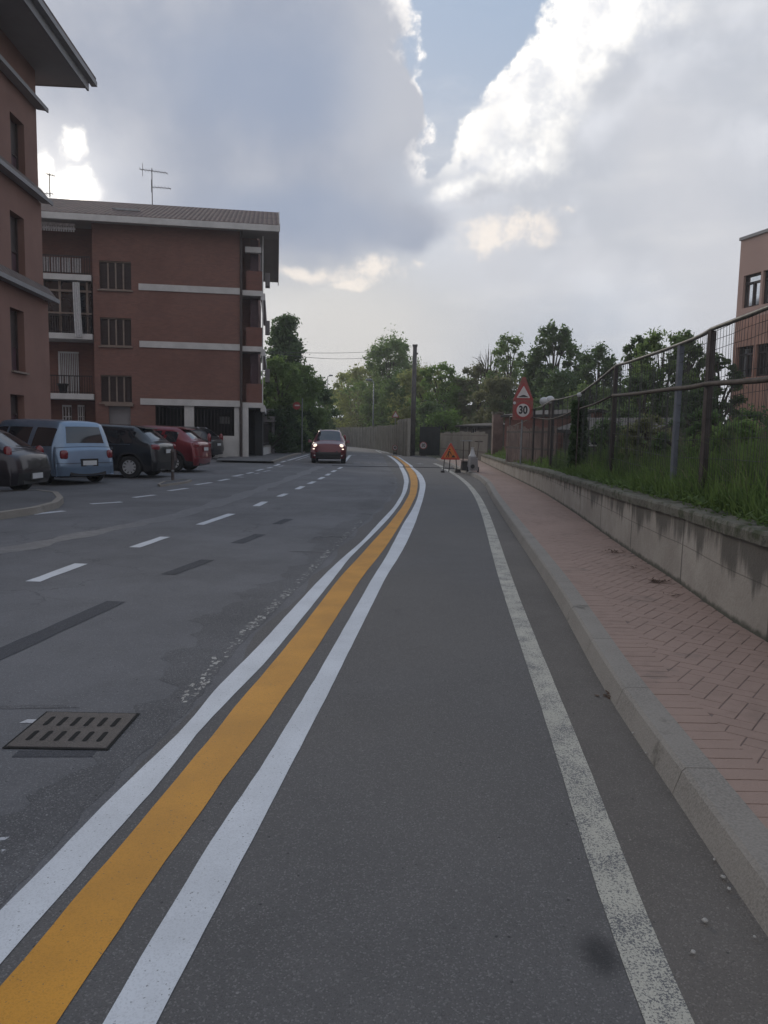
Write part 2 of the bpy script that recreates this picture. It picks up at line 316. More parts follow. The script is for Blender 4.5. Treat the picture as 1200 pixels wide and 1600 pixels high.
M = dict(
 road=asphalt('old_asphalt', (.138, .137, .144), (.18, .178, .184), .2, .3, .6, .28),
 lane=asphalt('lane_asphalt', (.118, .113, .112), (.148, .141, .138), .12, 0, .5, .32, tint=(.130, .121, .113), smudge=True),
 gutter=asphalt('gutter_asphalt', (.132, .118, .106), (.160, .145, .13), .14, 0, .5, .28),
 patch=asphalt('patch_tarmac', (.062, .064, .074), (.085, .087, .095), .2, 0, .8, .4),
 rough=asphalt('broken_asphalt', (.132, .131, .137), (.178, .176, .18), .2, 1., 1.0, .5),
 pav=asphalt('pavement_tarmac', (.10, .10, .105), (.14, .14, .145), .2, 0, .5, .5),
 dust=paint('dusty_track', (.168, .167, .175), 1.0, (.135, .134, .141), 9),
 white=paint('fresh_white_paint', (.60, .62, .655), .1, (.16, .16, .165), 170, var=.09), orange=paint('fresh_orange_paint', (.56, .25, .02), .08, (.17, .12, .07), 170, var=.12),
 oldwhite=paint('old_cream_paint', (.47, .445, .375), .80, wsc=150), ghost=paint('ghost_line_paint', (.34, .335, .32), .7, (.122, .12, .124), 60),
 dash=paint('dash_paint', (.56, .58, .62), .15), dash2=paint('worn_dash_paint', (.42, .43, .46), .6, (.105, .108, .12)),
 kerb=pm('kerb_stone', (.235, .213, .188), .9, 0, .14, 3, (90, .25), .4, 90, dirt=((.10, .09, .075), 2.2, .60)),
 mortar=pm('paving_joint', (.17, .125, .108), .95, 0, .2, 6),
 paver=pm('red_paver', (.315, .222, .183), .9, 0, .15, 1.1, (9, .10), .5, 120, dirt=((.25, .185, .155), 1.7, .58)),
 wall=wallmat('stained_wall'), coping=pm('mossy_coping', (.105, .10, .08), .95, 0, .35, 4, (40, .4), .6, 40, dirt=((.05, .058, .03), 5, .5)),
 soil=pm('grassy_soil', (.045, .052, .028), 1, 0, .4, 1.2), field=pm('ground_cover', (.06, .07, .04), 1, 0, .3, .2),
 brick=brickmat('red_brick', (.225, .108, .085), (.18, .088, .072), (.18, .12, .10)),
 brickd=brickmat('dull_brick', (.20, .085, .068), (.16, .07, .058), (.15, .1, .08)),
 plaster=pm('brown_plaster', (.24, .135, .108), .92, 0, .1, .7), pink=pm('pink_plaster', (.48, .32, .27), .92, 0, .07, .6),
 cladding=pm('red_cladding', (.40, .22, .17), .85, 0, .14, .8),
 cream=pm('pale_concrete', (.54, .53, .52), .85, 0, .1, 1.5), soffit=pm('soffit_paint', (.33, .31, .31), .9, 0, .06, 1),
 fascia=pm('grey_fascia', (.24, .235, .24), .6, 0, .08, 2), tile=tilemat('roof_tile', (.105, .07, .06), (.15, .095, .078), math.radians(9)),
 tile2=tilemat('ledge_tile', (.14, .11, .10), (.18, .14, .125), math.radians(94)),
 shutter=pm('dark_shutter', (.045, .028, .026), .6, 0, .15, 4), plum=pm('plum_shutter', (.075, .035, .045), .6, 0, .15, 5),
 frame=pm('window_frame', (.22, .17, .14), .6, 0, .1, 4), wframe=pm('white_frame', (.55, .55, .55), .5, 0, .06, 4),
 glass=pm('dark_glass', (.02, .023, .027), .06, 0, .1, 2, spec=.8), sglass=pm('sky_glass', (.75, .78, .80), .06, .95, .1, 2, spec=1),
 rail=pm('railing_iron', (.035, .028, .028), .5, .3, .1, 8), curtain=pm('striped_cloth', (.58, .57, .58), .9, 0, .2, 12),
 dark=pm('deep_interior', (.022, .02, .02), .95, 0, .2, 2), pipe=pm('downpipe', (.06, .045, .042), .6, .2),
 garage=pm('grey_garage_door', (.22, .21, .215), .7, 0, .05, 2), rust=pm('brown_post_paint', (.062, .048, .046), .75, .2, .3, 6, bump=.3, bscale=50, dirt=((.11, .07, .05), 9, .62)),
 bluepost=pm('grey_blue_post_paint', (.12, .13, .155), .7, .2, .2, 6, dirt=((.12, .08, .06), 8, .62)),
 greenpost=pm('green_post_paint', (.05, .075, .05), .8, .1, .25, 6), railtube=pm('galvanised_rail', (.13, .13, .12), .55, .5, .3, 8, dirt=((.13, .075, .045), 7, .55)),
 railrust=pm('rusty_rail', (.075, .06, .052), .8, .3, .3, 8), wire=pm('wire_mesh_metal', (.06, .06, .062), .6, .5, .2, 6),
 galv=pm('galvanised_steel', (.25, .255, .26), .45, .7, .12, 6), signred=pm('sign_red', (.30, .045, .045), .5, 0, .08, 6, dirt=((.2, .05, .045), 5, .6)),
 signboard=pm('sign_backing', (.24, .075, .065), .6, 0, .1, 4), signwhite=pm('sign_white', (.52, .48, .48), .5, 0, .06, 6),
 black=pm('black_print', (.015, .015, .017), .5, 0, .1, 5), orangesign=pm('orange_sign', (.52, .16, .03), .45, 0, .06, 6), signred2=pm('work_sign_red', (.45, .05, .03), .45, 0, .06, 6),
 pole=pm('dark_pole', (.095, .09, .09), .85, 0, .25, 3, bump=.3), lamp=pm('lamp_grey', (.20, .22, .23), .5, .4), globe=pm('globe_white', (.45, .45, .46), .3, 0, .04, 3),
 slab=pm('fence_slab', (.17, .165, .145), .95, 0, .25, .8, dirt=((.08, .08, .065), 1.4, .52)), slabrib=pm('slab_post', (.235, .225, .20), .95, 0, .2, 1.2),
 wood=pm('weathered_board', (.145, .10, .088), .9, 0, .3, 2), shed=pm('shed_wall', (.13, .12, .11), .9, 0, .15, 1), shedroof=pm('shed_roof', (.055, .05, .048), .9, 0, .2, 2),
 tarp=pm('blue_tarp', (.03, .10, .16), .6, 0, .15, 3), trunk=pm('bark', (.075, .062, .05), .95, 0, .3, 6, bump=.5), gate=pm('dark_gate', (.018, .024, .026), .7, 0, .2, 3),
 iron=pm('grate_iron', (.085, .075, .072), .65, .35, .25, 14, (110, .3), .5, 130), slot=pm('grate_slot', (.008, .008, .008), 1), 
 hedge=leafmat('hedge_leaf', (.035, .055, .028), (.06, .095, .04)), 
 l_dark=leafmat('leaf_dark', (.062, .10, .044), (.11, .165, .068)), l_mid=leafmat('leaf_mid', (.095, .15, .05), (.165, .235, .078)),
 l_yel=leafmat('leaf_yellow', (.17, .19, .058), (.28, .30, .095)), l_olive=leafmat('leaf_olive', (.12, .13, .065), (.185, .19, .095)),
 l_fresh=leafmat('leaf_fresh', (.09, .15, .04), (.16, .25, .06)), grass=leafmat('grass_blade', (.050, .088, .028), (.12, .175, .055), 2.2),
 straw=leafmat('dry_stalk', (.10, .10, .055), (.17, .165, .095), 3), stone=pm('pebble', (.42, .40, .37), .9, 0, .25, 20),
 dryleaf=pm('dry_leaf', (.10, .06, .04), .9, 0, .3, 10),
 tyre=pm('tyre_rubber', (.02, .02, .021), .85, 0, .2, 8), rim=pm('alloy_rim', (.55, .55, .56), .35, .15, .08, 5), darkrim=pm('rim_dark', (.03, .03, .032), .6),
 plastic=pm('black_plastic', (.022, .022, .024), .6, 0, .15, 8), cglass=pm('car_glass', (.018, .021, .026), .04, 0, .05, 2, coat=.4, spec=.9),
 redlens=pm('red_lens', (.17, .012, .018), .2, 0, .1, 5, coat=.6), clearlens=pm('clear_lens', (.55, .55, .56), .15, 0, .06, 5, coat=.8), plate=pm('number_plate', (.55, .56, .57), .5, 0, .05, 8),
 chrome=pm('chrome_trim', (.5, .5, .52), .2, .9), 
 lit=em('lit_headlight', (1, .80, .66), 1.0),
)
def carpaint(name, col, metal=.35): return pm(name, col, .32, metal, .05, 2, coat=.7)

# ------------------------------------------------------------------ mesh helpers
WL = {}
class MB:
    def __init__(s): s.v = []; s.f = []; s.mi = []
    def add(s, vs, fs, k=0):
        o = len(s.v); s.v += [tuple(map(float, v)) for v in vs]; s.f += [tuple(o+i for i in f) for f in fs]; s.mi += [k]*len(fs)
    def box8(s, p, k=0):   # p: 4 bottom then 4 top, ccw
        s.add(p, [(3, 2, 1, 0), (4, 5, 6, 7), (0, 1, 5, 4), (1, 2, 6, 5), (2, 3, 7, 6), (3, 0, 4, 7)], k)
    def box(s, c, d, rz=0., k=0, cut=0.):
        cx, cy, cz = c; x, y, z = d[0]/2, d[1]/2, d[2]/2; cc, ss_ = math.cos(rz), math.sin(rz); P = []
        for zz, t in ((-z, 0), (z, cut)):
            for (a, b) in ((-x+t, -y+t), (x-t, -y+t), (x-t, y-t), (-x+t, y-t)):
                P.append((cx+a*cc-b*ss_, cy+a*ss_+b*cc, cz+zz))
        s.box8(P, k)
    def tube(s, pts, r, n=8, k=0, cap=True):
        pts = [Vector(p) for p in pts]; rs = r if isinstance(r, (list, tuple)) else [r]*len(pts); rings = []
        for i, p in enumerate(pts):
            d = (pts[min(i+1, len(pts)-1)]-pts[max(i-1, 0)])
            if d.length < 1e-9: d = Vector((0, 0, 1))
            d.normalize(); a = d.orthogonal() if i == 0 else (rings_a - d*rings_a.dot(d))
            if a.length < 1e-6: a = d.orthogonal()
            a.normalize(); rings_a = a; b = d.cross(a)
            rings.append([p + (a*math.cos(2*math.pi*j/n)+b*math.sin(2*math.pi*j/n))*rs[i] for j in range(n)])
        vs = [v for r_ in rings for v in r_]; fs = []
        for i in range(len(pts)-1):
            for j in range(n):
                fs.append((i*n+j, i*n+(j+1) % n, (i+1)*n+(j+1) % n, (i+1)*n+j))
        if cap: fs.append(tuple(range(n))[::-1]); fs.append(tuple((len(pts)-1)*n+j for j in range(n)))
        s.add(vs, fs, k)
    def lathe(s, c, prof, n=20, axis='Z', k=0):
        vs = []; fs = []
        for (r, h) in prof:
            for j in range(n):
                a = 2*math.pi*j/n; x, y = r*math.cos(a), r*math.sin(a)
                p = {'Z': (x, y, h), 'Y': (x, h, y), 'X': (h, x, y)}[axis]
                vs.append((c[0]+p[0], c[1]+p[1], c[2]+p[2]))
        for i in range(len(prof)-1):
            for j in range(n): fs.append((i*n+j, i*n+(j+1) % n, (i+1)*n+(j+1) % n, (i+1)*n+j))
        s.add(vs, fs, k)
    def prism(s, pts, d, k=0):   # polygon (3D, planar) extruded by vector d
        n = len(pts); P = [tuple(p) for p in pts]+[tuple(np.array(p)+np.array(d)) for p in pts]
        s.add(P, [tuple(range(n))[::-1], tuple(range(n, 2*n))]+[(i, (i+1) % n, n+(i+1) % n, n+i) for i in range(n)], k)
    def build(s, name, mats, parent=None, smooth=False, local=False, bevel=0, base=True):
        me = bpy.data.meshes.new(name); v = np.array(s.v, dtype=float).reshape(-1, 3)
        off = np.zeros(3)
        if parent is not None:
            if not local: off = np.array(WL.get(parent.name, (0, 0, 0)))
        elif base and len(v):
            off = np.array([(v[:, 0].min()+v[:, 0].max())/2, (v[:, 1].min()+v[:, 1].max())/2, v[:, 2].min()])
        me.from_pydata([tuple(p) for p in (v-off)], [], s.f)
        for m_ in (mats if isinstance(mats, (list, tuple)) else [mats]): me.materials.append(m_)
        if any(s.mi): me.polygons.foreach_set('material_index', s.mi)
        if smooth: me.polygons.foreach_set('use_smooth', [True]*len(s.f))
        me.update(); o = bpy.data.objects.new(name, me); C.objects.link(o)
        if parent is not None: o.parent = parent; WL[o.name] = tuple(off) if not local else (0, 0, 0)
        else: o.location = tuple(off); WL[o.name] = tuple(off)
        if bevel:
            b = o.modifiers.new('bevel', 'BEVEL'); b.width = bevel; b.segments = 2; b.limit_method = 'ANGLE'
        return o
def tag(o, label=None, cat=None, group=None, kind=None):
    if label: o['label'] = label
    if cat: o['category'] = cat
    if group: o['group'] = group
    if kind: o['kind'] = kind
    return o
def thing(name, label, cat, loc=(0, 0, 0), rz=0, group=None):
    o = bpy.data.objects.new(name, None); C.objects.link(o); o.location = tuple(map(float, loc)); o.rotation_euler = (0, 0, rz)
    o.empty_display_size = .2; WL[o.name] = tuple(map(float, loc)); return tag(o, label, cat, group)
def struct(o): o['kind'] = 'structure'; return o
def text_mesh(txt, size, bold=0.0):
    cu = bpy.data.curves.new('t', 'FONT'); cu.body = txt; cu.size = size; cu.align_x = 'CENTER'; cu.align_y = 'CENTER'; cu.offset = bold; cu.extrude = .001
    ob = bpy.data.objects.new('t', cu); C.objects.link(ob); dg = bpy.context.evaluated_depsgraph_get()
    me = bpy.data.meshes.new_from_object(ob.evaluated_get(dg)); C.objects.unlink(ob); bpy.data.objects.remove(ob); return me
def text_obj(name, txt, size, m, parent, loc, sx=1, bold=0.0):
    me = text_mesh(txt, size, bold); me.materials.clear(); me.materials.append(m)
    o = bpy.data.objects.new(name, me); C.objects.link(o); o.parent = parent; o.location = loc; o.rotation_euler = (math.pi/2, 0, 0); o.scale = (sx, 1, 1); return o

# ------------------------------------------------------------------ ground
TB0, TB1, TBH, TBR = 33.6, 49.0, .05, .5
def gz(y):
    if y < TB0 or y > TB1: return 0.
    return TBH*min(1, (y-TB0)/TBR, (TB1-y)/TBR)
class Curve:
    """an edge on the ground traced as world points, X as a function of Y"""
    def __init__(s, pts, z=0., sm=.0):
        w = sorted([tuple(G(px, py, z)[:2]) for px, py in pts], key=lambda p: p[1])
        s.x = np.array([p[0] for p in w]); s.y = np.array([p[1] for p in w]); s.sm = sm
    def fit(s, dg):
        s.c = np.polyfit(np.log(s.y+.5), s.x, dg, w=1/s.y); return s
    def raw(s, y):
        if hasattr(s, 'c'): return float(np.polyval(s.c, math.log(max(1.5, min(y, s.y[-1]+2))+.5)))
        if y < s.y[0]:
            j = min(2, len(s.y)-1); return s.x[0]+(y-s.y[0])*(s.x[j]-s.x[0])/(s.y[j]-s.y[0])*.7
        if y > s.y[-1]:
            j = -1-min(2, len(s.y)-1); return s.x[-1]+(y-s.y[-1])*(s.x[-1]-s.x[j])/(s.y[-1]-s.y[j])
        return float(np.interp(y, s.y, s.x))
    def __call__(s, y):
        h = (.035+.055*max(y, 0)) if not s.sm else s.sm+.08*max(y, 0)
        return sum(w*s.raw(y+d*h) for d, w in ((-1, .15), (-.5, .2), (0, .3), (.5, .2), (1, .15)))
def ys(a, b):
    r = [a]; 
    while r[-1] < b:
        r.append(min(b, r[-1]+max(.12, .03*abs(r[-1]))))
    r += [y for y in (TB0, TB0+TBR, TB1-TBR, TB1) if a < y < b]
    return sorted(set(r))
def strip(name, fl, fr, a, b, off, m, n=1, jag=0.0, fine=1):
    mb = MB(); Y = ys(a, b)
    if name == 'broken_asphalt': Y = sorted(set(Y+[(p+q_)/2 for p, q_ in zip(Y, Y[1:])]))
    vs = []; fs = []
    for y in Y:
        l, r = fl(y), fr(y)
        if jag: l += random.uniform(-jag, jag); r += random.uniform(-jag, jag)
        for i in range(n+1): vs.append((l+(r-l)*i/n, y, gz(y)+off*.35))
    for j in range(len(Y)-1):
        for i in range(n): k = j*(n+1)+i; fs.append((k, k+1, k+n+2, k+n+1))
    mb.add(vs, fs); return struct(mb.build(name, m, base=False))

kb = Curve([(1150, 1390), (1100, 1320), (1057, 1247), (1000, 1163), (960, 1107), (917, 1027), (867, 933), (820, 860), (790, 815), (768, 780), (758, 757), (742, 745), (722, 738), (700, 727), (672, 715)], sm=.35)
KW = .14
ko = lambda y: kb(y)+.035
ki = lambda y: kb(y)+.035+KW
KH = .12
wl = Curve([(1200, 1003), (1133, 963), (1053, 905), (1000, 872), (953, 840), (900, 802), (850, 770), (800, 745), (770, 730)], KH)
ct = Curve([(540, 697), (587, 702), (640, 715)])                       # foot of the far concrete fence
# the road: one sheet to the kerb, then to the concrete fence
YR = 50.0
def rr(y):
    return kb(y)+.1 if y < YR-2 else (ct(y)+1.2 if y > YR else kb(YR-2)+.1+(y-YR+2)/2*(ct(YR)+1.2-kb(YR-2)))
fld = MB(); fld.add([(-340, -45, -.12), (340, -45, -.12), (340, 345, -.12), (-340, 345, -.12)], [(0, 1, 2, 3)]); struct(fld.build('ground', M['field'], base=False))
strip('road', lambda y: -34-.2*y, rr, -6, 150, 0, M['road'], 12)

LL = Curve([(0, 1423), (43, 1383), (85, 1340), (133, 1288), (181, 1240), (213, 1210), (267, 1157), (300, 1127), (320, 1096), (360, 1053), (400, 1015), (452, 957), (505, 900), (536, 871), (567, 845), (593, 816), (615, 793), (628, 772), (632, 753), (629, 740), (623, 728.5), (615, 720), (604, 712)])
LR = Curve([(0, 1508), (43, 1460), (103, 1390), (148, 1340), (163, 1320), (197, 1283), (235, 1240), (247, 1227), (273, 1197), (290, 1168), (313, 1140), (328, 1125), (360, 1093), (380, 1070), (400, 1053), (463, 978), (525, 900), (545, 873), (580, 839), (607, 811), (625, 788), (636, 767), (639, 751), (636, 740), (629, 728.5), (620, 720), (608, 712)])
OL = Curve([(0, 1540), (33, 1510), (113, 1407), (167, 1348), (213, 1293), (258, 1240), (287, 1203), (333, 1150), (370, 1100), (400, 1068), (468, 985), (533, 900), (561, 871), (580, 849), (607, 820), (628, 793), (640, 772), (642, 753), (639, 740), (632, 728.5), (623, 720), (612, 713)])
OR = Curve([(88, 1600), (143, 1520), (190, 1448), (240, 1373), (290, 1302), (330, 1248), (353, 1210), (387, 1170), (400, 1152), (485, 1028), (567, 900), (591, 871), (607, 849), (625, 820), (641, 793), (651, 772), (653, 756), (651, 740), (639, 728.5), (628, 720), (616, 712)])
RL = Curve([(162, 1600), (213, 1507), (263, 1427), (300, 1363), (333, 1310), (380, 1240), (400, 1213), (492, 1062), (584, 900), (603, 871), (617, 844), (631, 817), (643, 799), (652, 780), (656, 762), (655, 750), (648, 738), (640, 729), (621, 716), (609, 710)])
RR = Curve([(245, 1600), (283, 1523), (307, 1480), (350, 1397), (400, 1303), (505, 1100), (604, 900), (623, 871), (636, 847), (649, 817), (657, 793), (661, 780), (665, 762), (665, 754), (660, 743), (652.5, 735.5), (643.5, 729), (622.5, 714.5), (612, 710)])
BL = Curve([(1000, 1600), (973, 1527), (947, 1437), (923, 1363), (885, 1240), (857, 1140), (827, 1047), (800, 973), (785, 920), (770, 870), (757, 820), (739.5, 780), (735, 764), (726, 753.5), (717, 746), (704, 739), (690, 732.5), (681, 728)], sm=.5)
BR = Curve([(1078, 1600), (1047, 1527), (1013, 1437), (987, 1367), (935, 1240), (893, 1133), (860, 1053), (827, 967), (800, 910), (790, 875), (775, 825), (762, 795), (748.5, 780), (742, 764), (732, 752), (720, 744.5), (709, 738), (694, 731), (684, 727)], sm=.5)
BL.fit(5); BR.fit(5)
EDGE = Curve([(-500, 1900), (30, 1330), (130, 1230), (275, 1100), (340, 1020), (465, 905), (540, 832), (590, 790), (612, 765), (612, 745), (600, 728)])
e1 = lambda y: EDGE(y)+.16+.04*math.sin(y*3.1)
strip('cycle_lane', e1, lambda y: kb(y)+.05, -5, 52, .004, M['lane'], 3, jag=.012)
strip('gutter', lambda y: BR(y)-.02, lambda y: kb(y)+.04, -5, 40, .008, M['gutter'], 2, jag=.012)
for nm, a_, b_, m_ in (('left_white_line', LL, LR, 'white'), ('orange_line', OL, OR, 'orange'), ('right_white_line', RL, RR, 'white')):
    strip(nm, a_, b_, -2, G(604, 712)[1], .012, M[m_], jag=.0015)
strip('old_edge_line', BL, BR, -2, 37.5, .012, M['oldwhite'], jag=.001)
mb = MB(); y = G(275, 1100)[1]; zf = .0020
while y < 13:
    L_ = random.uniform(.006, .028)*(1+y*.06)
    for _ in range(3):
        if random.random() < (.60 if int(y*1.7) % 4 else .2)*(1-y/16):
            x = EDGE(y)+random.uniform(.0, .085); w_ = random.uniform(.006, .032); sk = random.uniform(-.01, .01); zf += 4e-6
            mb.add([(x-w_*.5+sk, y, zf), (x+w_*.5, y+random.uniform(-.01, .01), zf), (x+w_*.4, y+L_, zf), (x-w_*.4+sk, y+L_*random.uniform(.7, 1.2), zf)], [(0, 1, 2, 3)])
    y += L_*.8
struct(mb.build('old_worn_line', M['ghost'], base=False))
# broken, patched old surface beside the new tarmac
strip('broken_asphalt', lambda y: EDGE(y)-.26-.12*math.sin(y*1.3)-.07*math.sin(y*5.7)-.05*math.sin(y*13.3)-.03*math.sin(y*31), lambda y: EDGE(y)+.1, -3, 30, .004, M['rough'], 2, jag=.012)
TR_ = Curve([(-300, 905), (0, 862), (150, 832), (270, 808), (365, 778), (430, 757), (480, 738), (500, 729)])
strip('dusty_wheel_track', lambda y: TR_(y)-.2, lambda y: TR_(y)+.18, G(-100, 878)[1], 33, .004, M['dust'], 2, jag=.09)

def gq(p0, p1, w, name, m, off=.008):
    a, b = G(*p0), G(*p1); d = (b-a)[:2]; L = np.hypot(*d); d = d/L; nrm = np.array([-d[1], d[0]])*w/2; mb = MB()
    k = max(1, int(L/.25)); L_ = []; R_ = []
    for i in range(k+1):
        c = a[:2]+d*L*i/k; z = gz(c[1])+off*.35+.0006; jj = random.uniform(.90, 1.08)
        L_.append((*(c+nrm*jj), z)); R_.append((*(c-nrm*jj), z))
    mb.add(L_+R_, [(i, k+1+i, k+2+i, i+1) for i in range(k)]); return struct(mb.build(name, m, base=False))
for p0, p1 in [((51, 909), (127, 881)), ((210, 855.5), (258, 839)), ((312, 820), (362, 803)), ((400, 791), (414, 784)), ((436, 776), (447, 771.5)), ((464, 764.5), (473, 760)), ((483, 756), (491, 752.5)), ((498.5, 749), (505.5, 745.5)), ((510, 743), (515, 740.2)), ((519, 737.6), (524, 735)), ((529, 732.5), (534, 730))]:
    gq(p0, p1, .145, 'centre_dash', M['dash'])
for p0, p1 in [((50, 804), (100, 798.5)), ((142, 787.5), (190, 784.5)), ((209, 777.5), (241, 773.5)), ((264, 767), (292, 763)), ((306, 757.5), (330, 754)), ((342, 751.5), (357, 748.5)), ((366, 744), (379, 741.5)), ((386, 740), (395, 738)), ((401, 735.5), (411, 733)), ((418, 731.5), (425, 730)), ((429.5, 727.8), (436, 726)), ((439.5, 724), (446, 722)), ((450, 721), (482, 711.5))]:
    gq(p0, p1, .15, 'parking_dash', M['dash'])
for p0, p1 in [((362, 744), (380, 746)), ((398, 740.5), (405, 739)), ((412, 737), (422, 735)), ((436, 729), (443, 727.5)), ((462, 721), (482, 714.5))]: gq(p0, p1, .10, 'faded_dash', M['dash2'])
for p0, p1, w in [((-30, 1036), (182, 940), .17), ((262, 898), (325, 875), .17), ((370, 849), (407, 835), .17), ((432, 819), (452, 811), .16)]: gq(p0, p1, w, 'blacked_out_dash', M['patch'])
gq((538.5, 723), (548, 711.3), .16, 'hump_line', M['dash'], .012)
gq((548, 711.3), (556, 711.2), .22, 'hump_line', M['dash'], .012)
for x in (570, 588, 604): gq((x-5, 711.3), (x+5, 711.5), .30, 'hump_dash', M['dash2'], .012)
for x in (558, 574, 590, 606): gq((x-5, 725.2), (x+5, 725.4), .22, 'hump_dash', M['dash2'], .012)
gq((652, 726), (660, 726.6), .22, 'hump_dash', M['dash2'], .012)
gq((624, 711.8), (636, 712.2), .55, 'give_way_bar', M['dash'], .012)
for p0, p1 in [((553, 695.8), (572, 698.6)), ((572, 698.6), (588, 702)), ((588, 702.2), (601, 707)), ((601, 705.5), (608, 708.5)), ((587, 703.5), (596, 708))]: gq(p0, p1, .16, 'far_edge_line', M['dash2'], .012)
# dark joint along the near edge of the hump
mb = MB(); mb.box((-.2+1.0, TB0-.02, .014), (6.4, .10, .02), 0); struct(mb.build('hump_joint', M['patch'], base=False))
# transverse patch and cracks
gq((452, 861), (510, 862), .05, 'saw_cut', M['dust'], .012)

# kerb: stones about a metre long with open joints
mb = MB(); y = -4.0
while y < 44:
    y2 = y+1.0-.005; s_ = 4; A = []; 
    for i in range(s_+1):
        yy = y+(y2-y)*i/s_; x0, x1, x2 = kb(yy)-.005, ko(yy), ki(yy)
        A += [(x0, yy, -.05), (x0, yy, .0), (x1-.004, yy, KH-.015), (x1+.012, yy, KH), (x2, yy, KH), (x2, yy, -.05)]
    F = [(0, 1, 2, 3, 4, 5), tuple(6*s_+j for j in (5, 4, 3, 2, 1, 0))]
    for i in range(s_):
        for j in range(5): k = i*6+j; F.append((k, k+6, k+7, k+1))
    mb.add(A, F); y += 1.0
struct(mb.build('kerb', M['kerb'], base=False))
# sidewalk: mortar bed + herringbone pavers as real blocks
mb = MB(); Y = ys(-4, 44); vs = []; 
for y in Y: vs += [(ki(y)-.02, y, KH-.0068), (wl(y)+.1, y, KH-.0068)]
mb.add(vs, [(2*i, 2*i+1, 2*i+3, 2*i+2) for i in range(len(Y)-1)]); struct(mb.build('sidewalk_bed', M['mortar'], base=False))
mb = MB(); pw, pl = .10, .20; gap = .0024
ca, sa = math.cos(math.radians(45+7)), math.sin(math.radians(45+7))
def paver(cx, cy, lx, ly):
    wx, wy = cx*ca-cy*sa, cx*sa+cy*ca
    if wy < -1 or wy > 30: return
    if wx < ki(wy)+.13 or wx > wl(wy)+.06: return
    dz = random.uniform(-.0012, .0012); P = []
    for z, t in ((KH-.03, 0), (KH-.0065+dz, 0), (KH-.004+dz, .002)):
        for a, b in ((-1, -1), (1, -1), (1, 1), (-1, 1)):
            x, y = cx+a*(lx/2-gap-t), cy+b*(ly/2-gap-t); P.append((x*ca-y*sa, x*sa+y*ca, z))
    mb.add(P, [(8, 9, 10, 11)]+[(i, (i+1) % 4, 4+(i+1) % 4, 4+i) for i in range(4)]+[(4+i, 4+(i+1) % 4, 8+(i+1) % 4, 8+i) for i in range(4)])
for j in range(-50, 210):
    for i in range(-65, 92):
        ox, oy = (j+4*i)*pw, (j)*pw
        # horizontal block covers [ox,ox+2w]x[oy,oy+w]; vertical covers [ox-w, ox]x[oy, oy+2w]
        for (cx, cy, lx, ly) in ((ox+pw, oy+pw/2, pl, pw), (ox-pw/2, oy+pw, pw, pl)):
            wx = cx*ca-cy*sa
            if -1 < wx < 6 and -1 < cx*sa+cy*ca < 30: paver(cx, cy, lx, ly)
yy = -1.0
while yy < 30:      # soldier course along the kerb
    a, b = yy+.003, yy+.097; zz = KH-.0015+random.uniform(-.0008, .0008); P = []
    for z in (KH-.03, zz):
        P += [(ki(a)-.02, a, z), (ki(a)+.20, a, z), (ki(b)+.20, b, z), (ki(b)-.02, b, z)]
    mb.box8(P); yy += .1
struct(mb.build('sidewalk', M['paver'], base=False))
mb = MB(); vs = []
for y in ys(30, 44): vs += [(ki(y)-.01, y, KH-.002), (wl(y)+.1, y, KH-.002)]
mb.add(vs, [(2*i, 2*i+1, 2*i+3, 2*i+2) for i in range(len(vs)//2-1)]); struct(mb.build('far_sidewalk', M['paver'], base=False))

# ------------------------------------------------------------------ right: retaining wall, bank, grass, fence
WTC = ([0, 5, 7, 13.4, 18, 26, 40], [.90, .87, .85, .73, .67, .58, .50])
def wt(y): return float(np.interp(y, *WTC))
WT = .85
t = thing('retaining_wall', 'low stained concrete retaining wall with mossy coping along the red brick sidewalk', 'wall', (wl(6), 6, KH))
mb = MB(); Y = ys(-3, 40); vs = []
for y in Y:
    x = wl(y); vs += [(x, y, KH-.03), (x, y, KH+.05), (x+.004, y, wt(y)-.09), (x+.3, y, wt(y)-.09)]
mb.add(vs, [(4*i+j, 4*i+j+1, 4*i+j+5, 4*i+j+4) for i in range(len(Y)-1) for j in range(3)])
mb.add([vs[0], vs[1], vs[2], vs[3], (vs[3][0], vs[3][1], 0)], [(0, 1, 2, 3, 4)])
mb.build('wall_face', M['wall'], t)
mb = MB(); vs = []; Y = ys(-3, 40); Y2 = []
for a, b in zip(Y, Y[1:]): Y2 += [a, (a+b)/2]
for y in Y2:
    x = wl(y); j = random.uniform(-.012, .012); h = random.uniform(-.008, .008)
    W_ = wt(y); vs += [(x-.035+j, y, W_-.095), (x-.04+j, y, W_-.02), (x-.025+j, y, W_+.005+h), (x+.24+j, y, W_+.02+h), (x+.26, y, W_-.06)]
mb.add(vs, [(5*i+j, 5*i+j+1, 5*i+j+6, 5*i+j+5) for i in range(len(Y2)-1) for j in range(4)])
mb.build('coping', M['coping'], t)
BZ = .60
def bz(x, y):
    w = wl(y); d = x-w; return wt(y)-.05+.08*min(1, max(0, d)/2.0)+.05*math.sin(x*1.7+y*.9)*min(1, max(d, 0))
mb = MB(); vs = []; Y = ys(-3, 45); nx = 14
for y in Y:
    for i in range(nx): x = wl(y)+.2+.02*i+ (i/ (nx-1))**2*16; vs.append((x, y, bz(x, y)-.02))
mb.add(vs, [(nx*i+j, nx*i+j+1, nx*i+nx+j+1, nx*i+nx+j) for i in range(len(Y)-1) for j in range(nx-1)])
struct(mb.build('grass_bank', M['soil'], smooth=True, base=False))

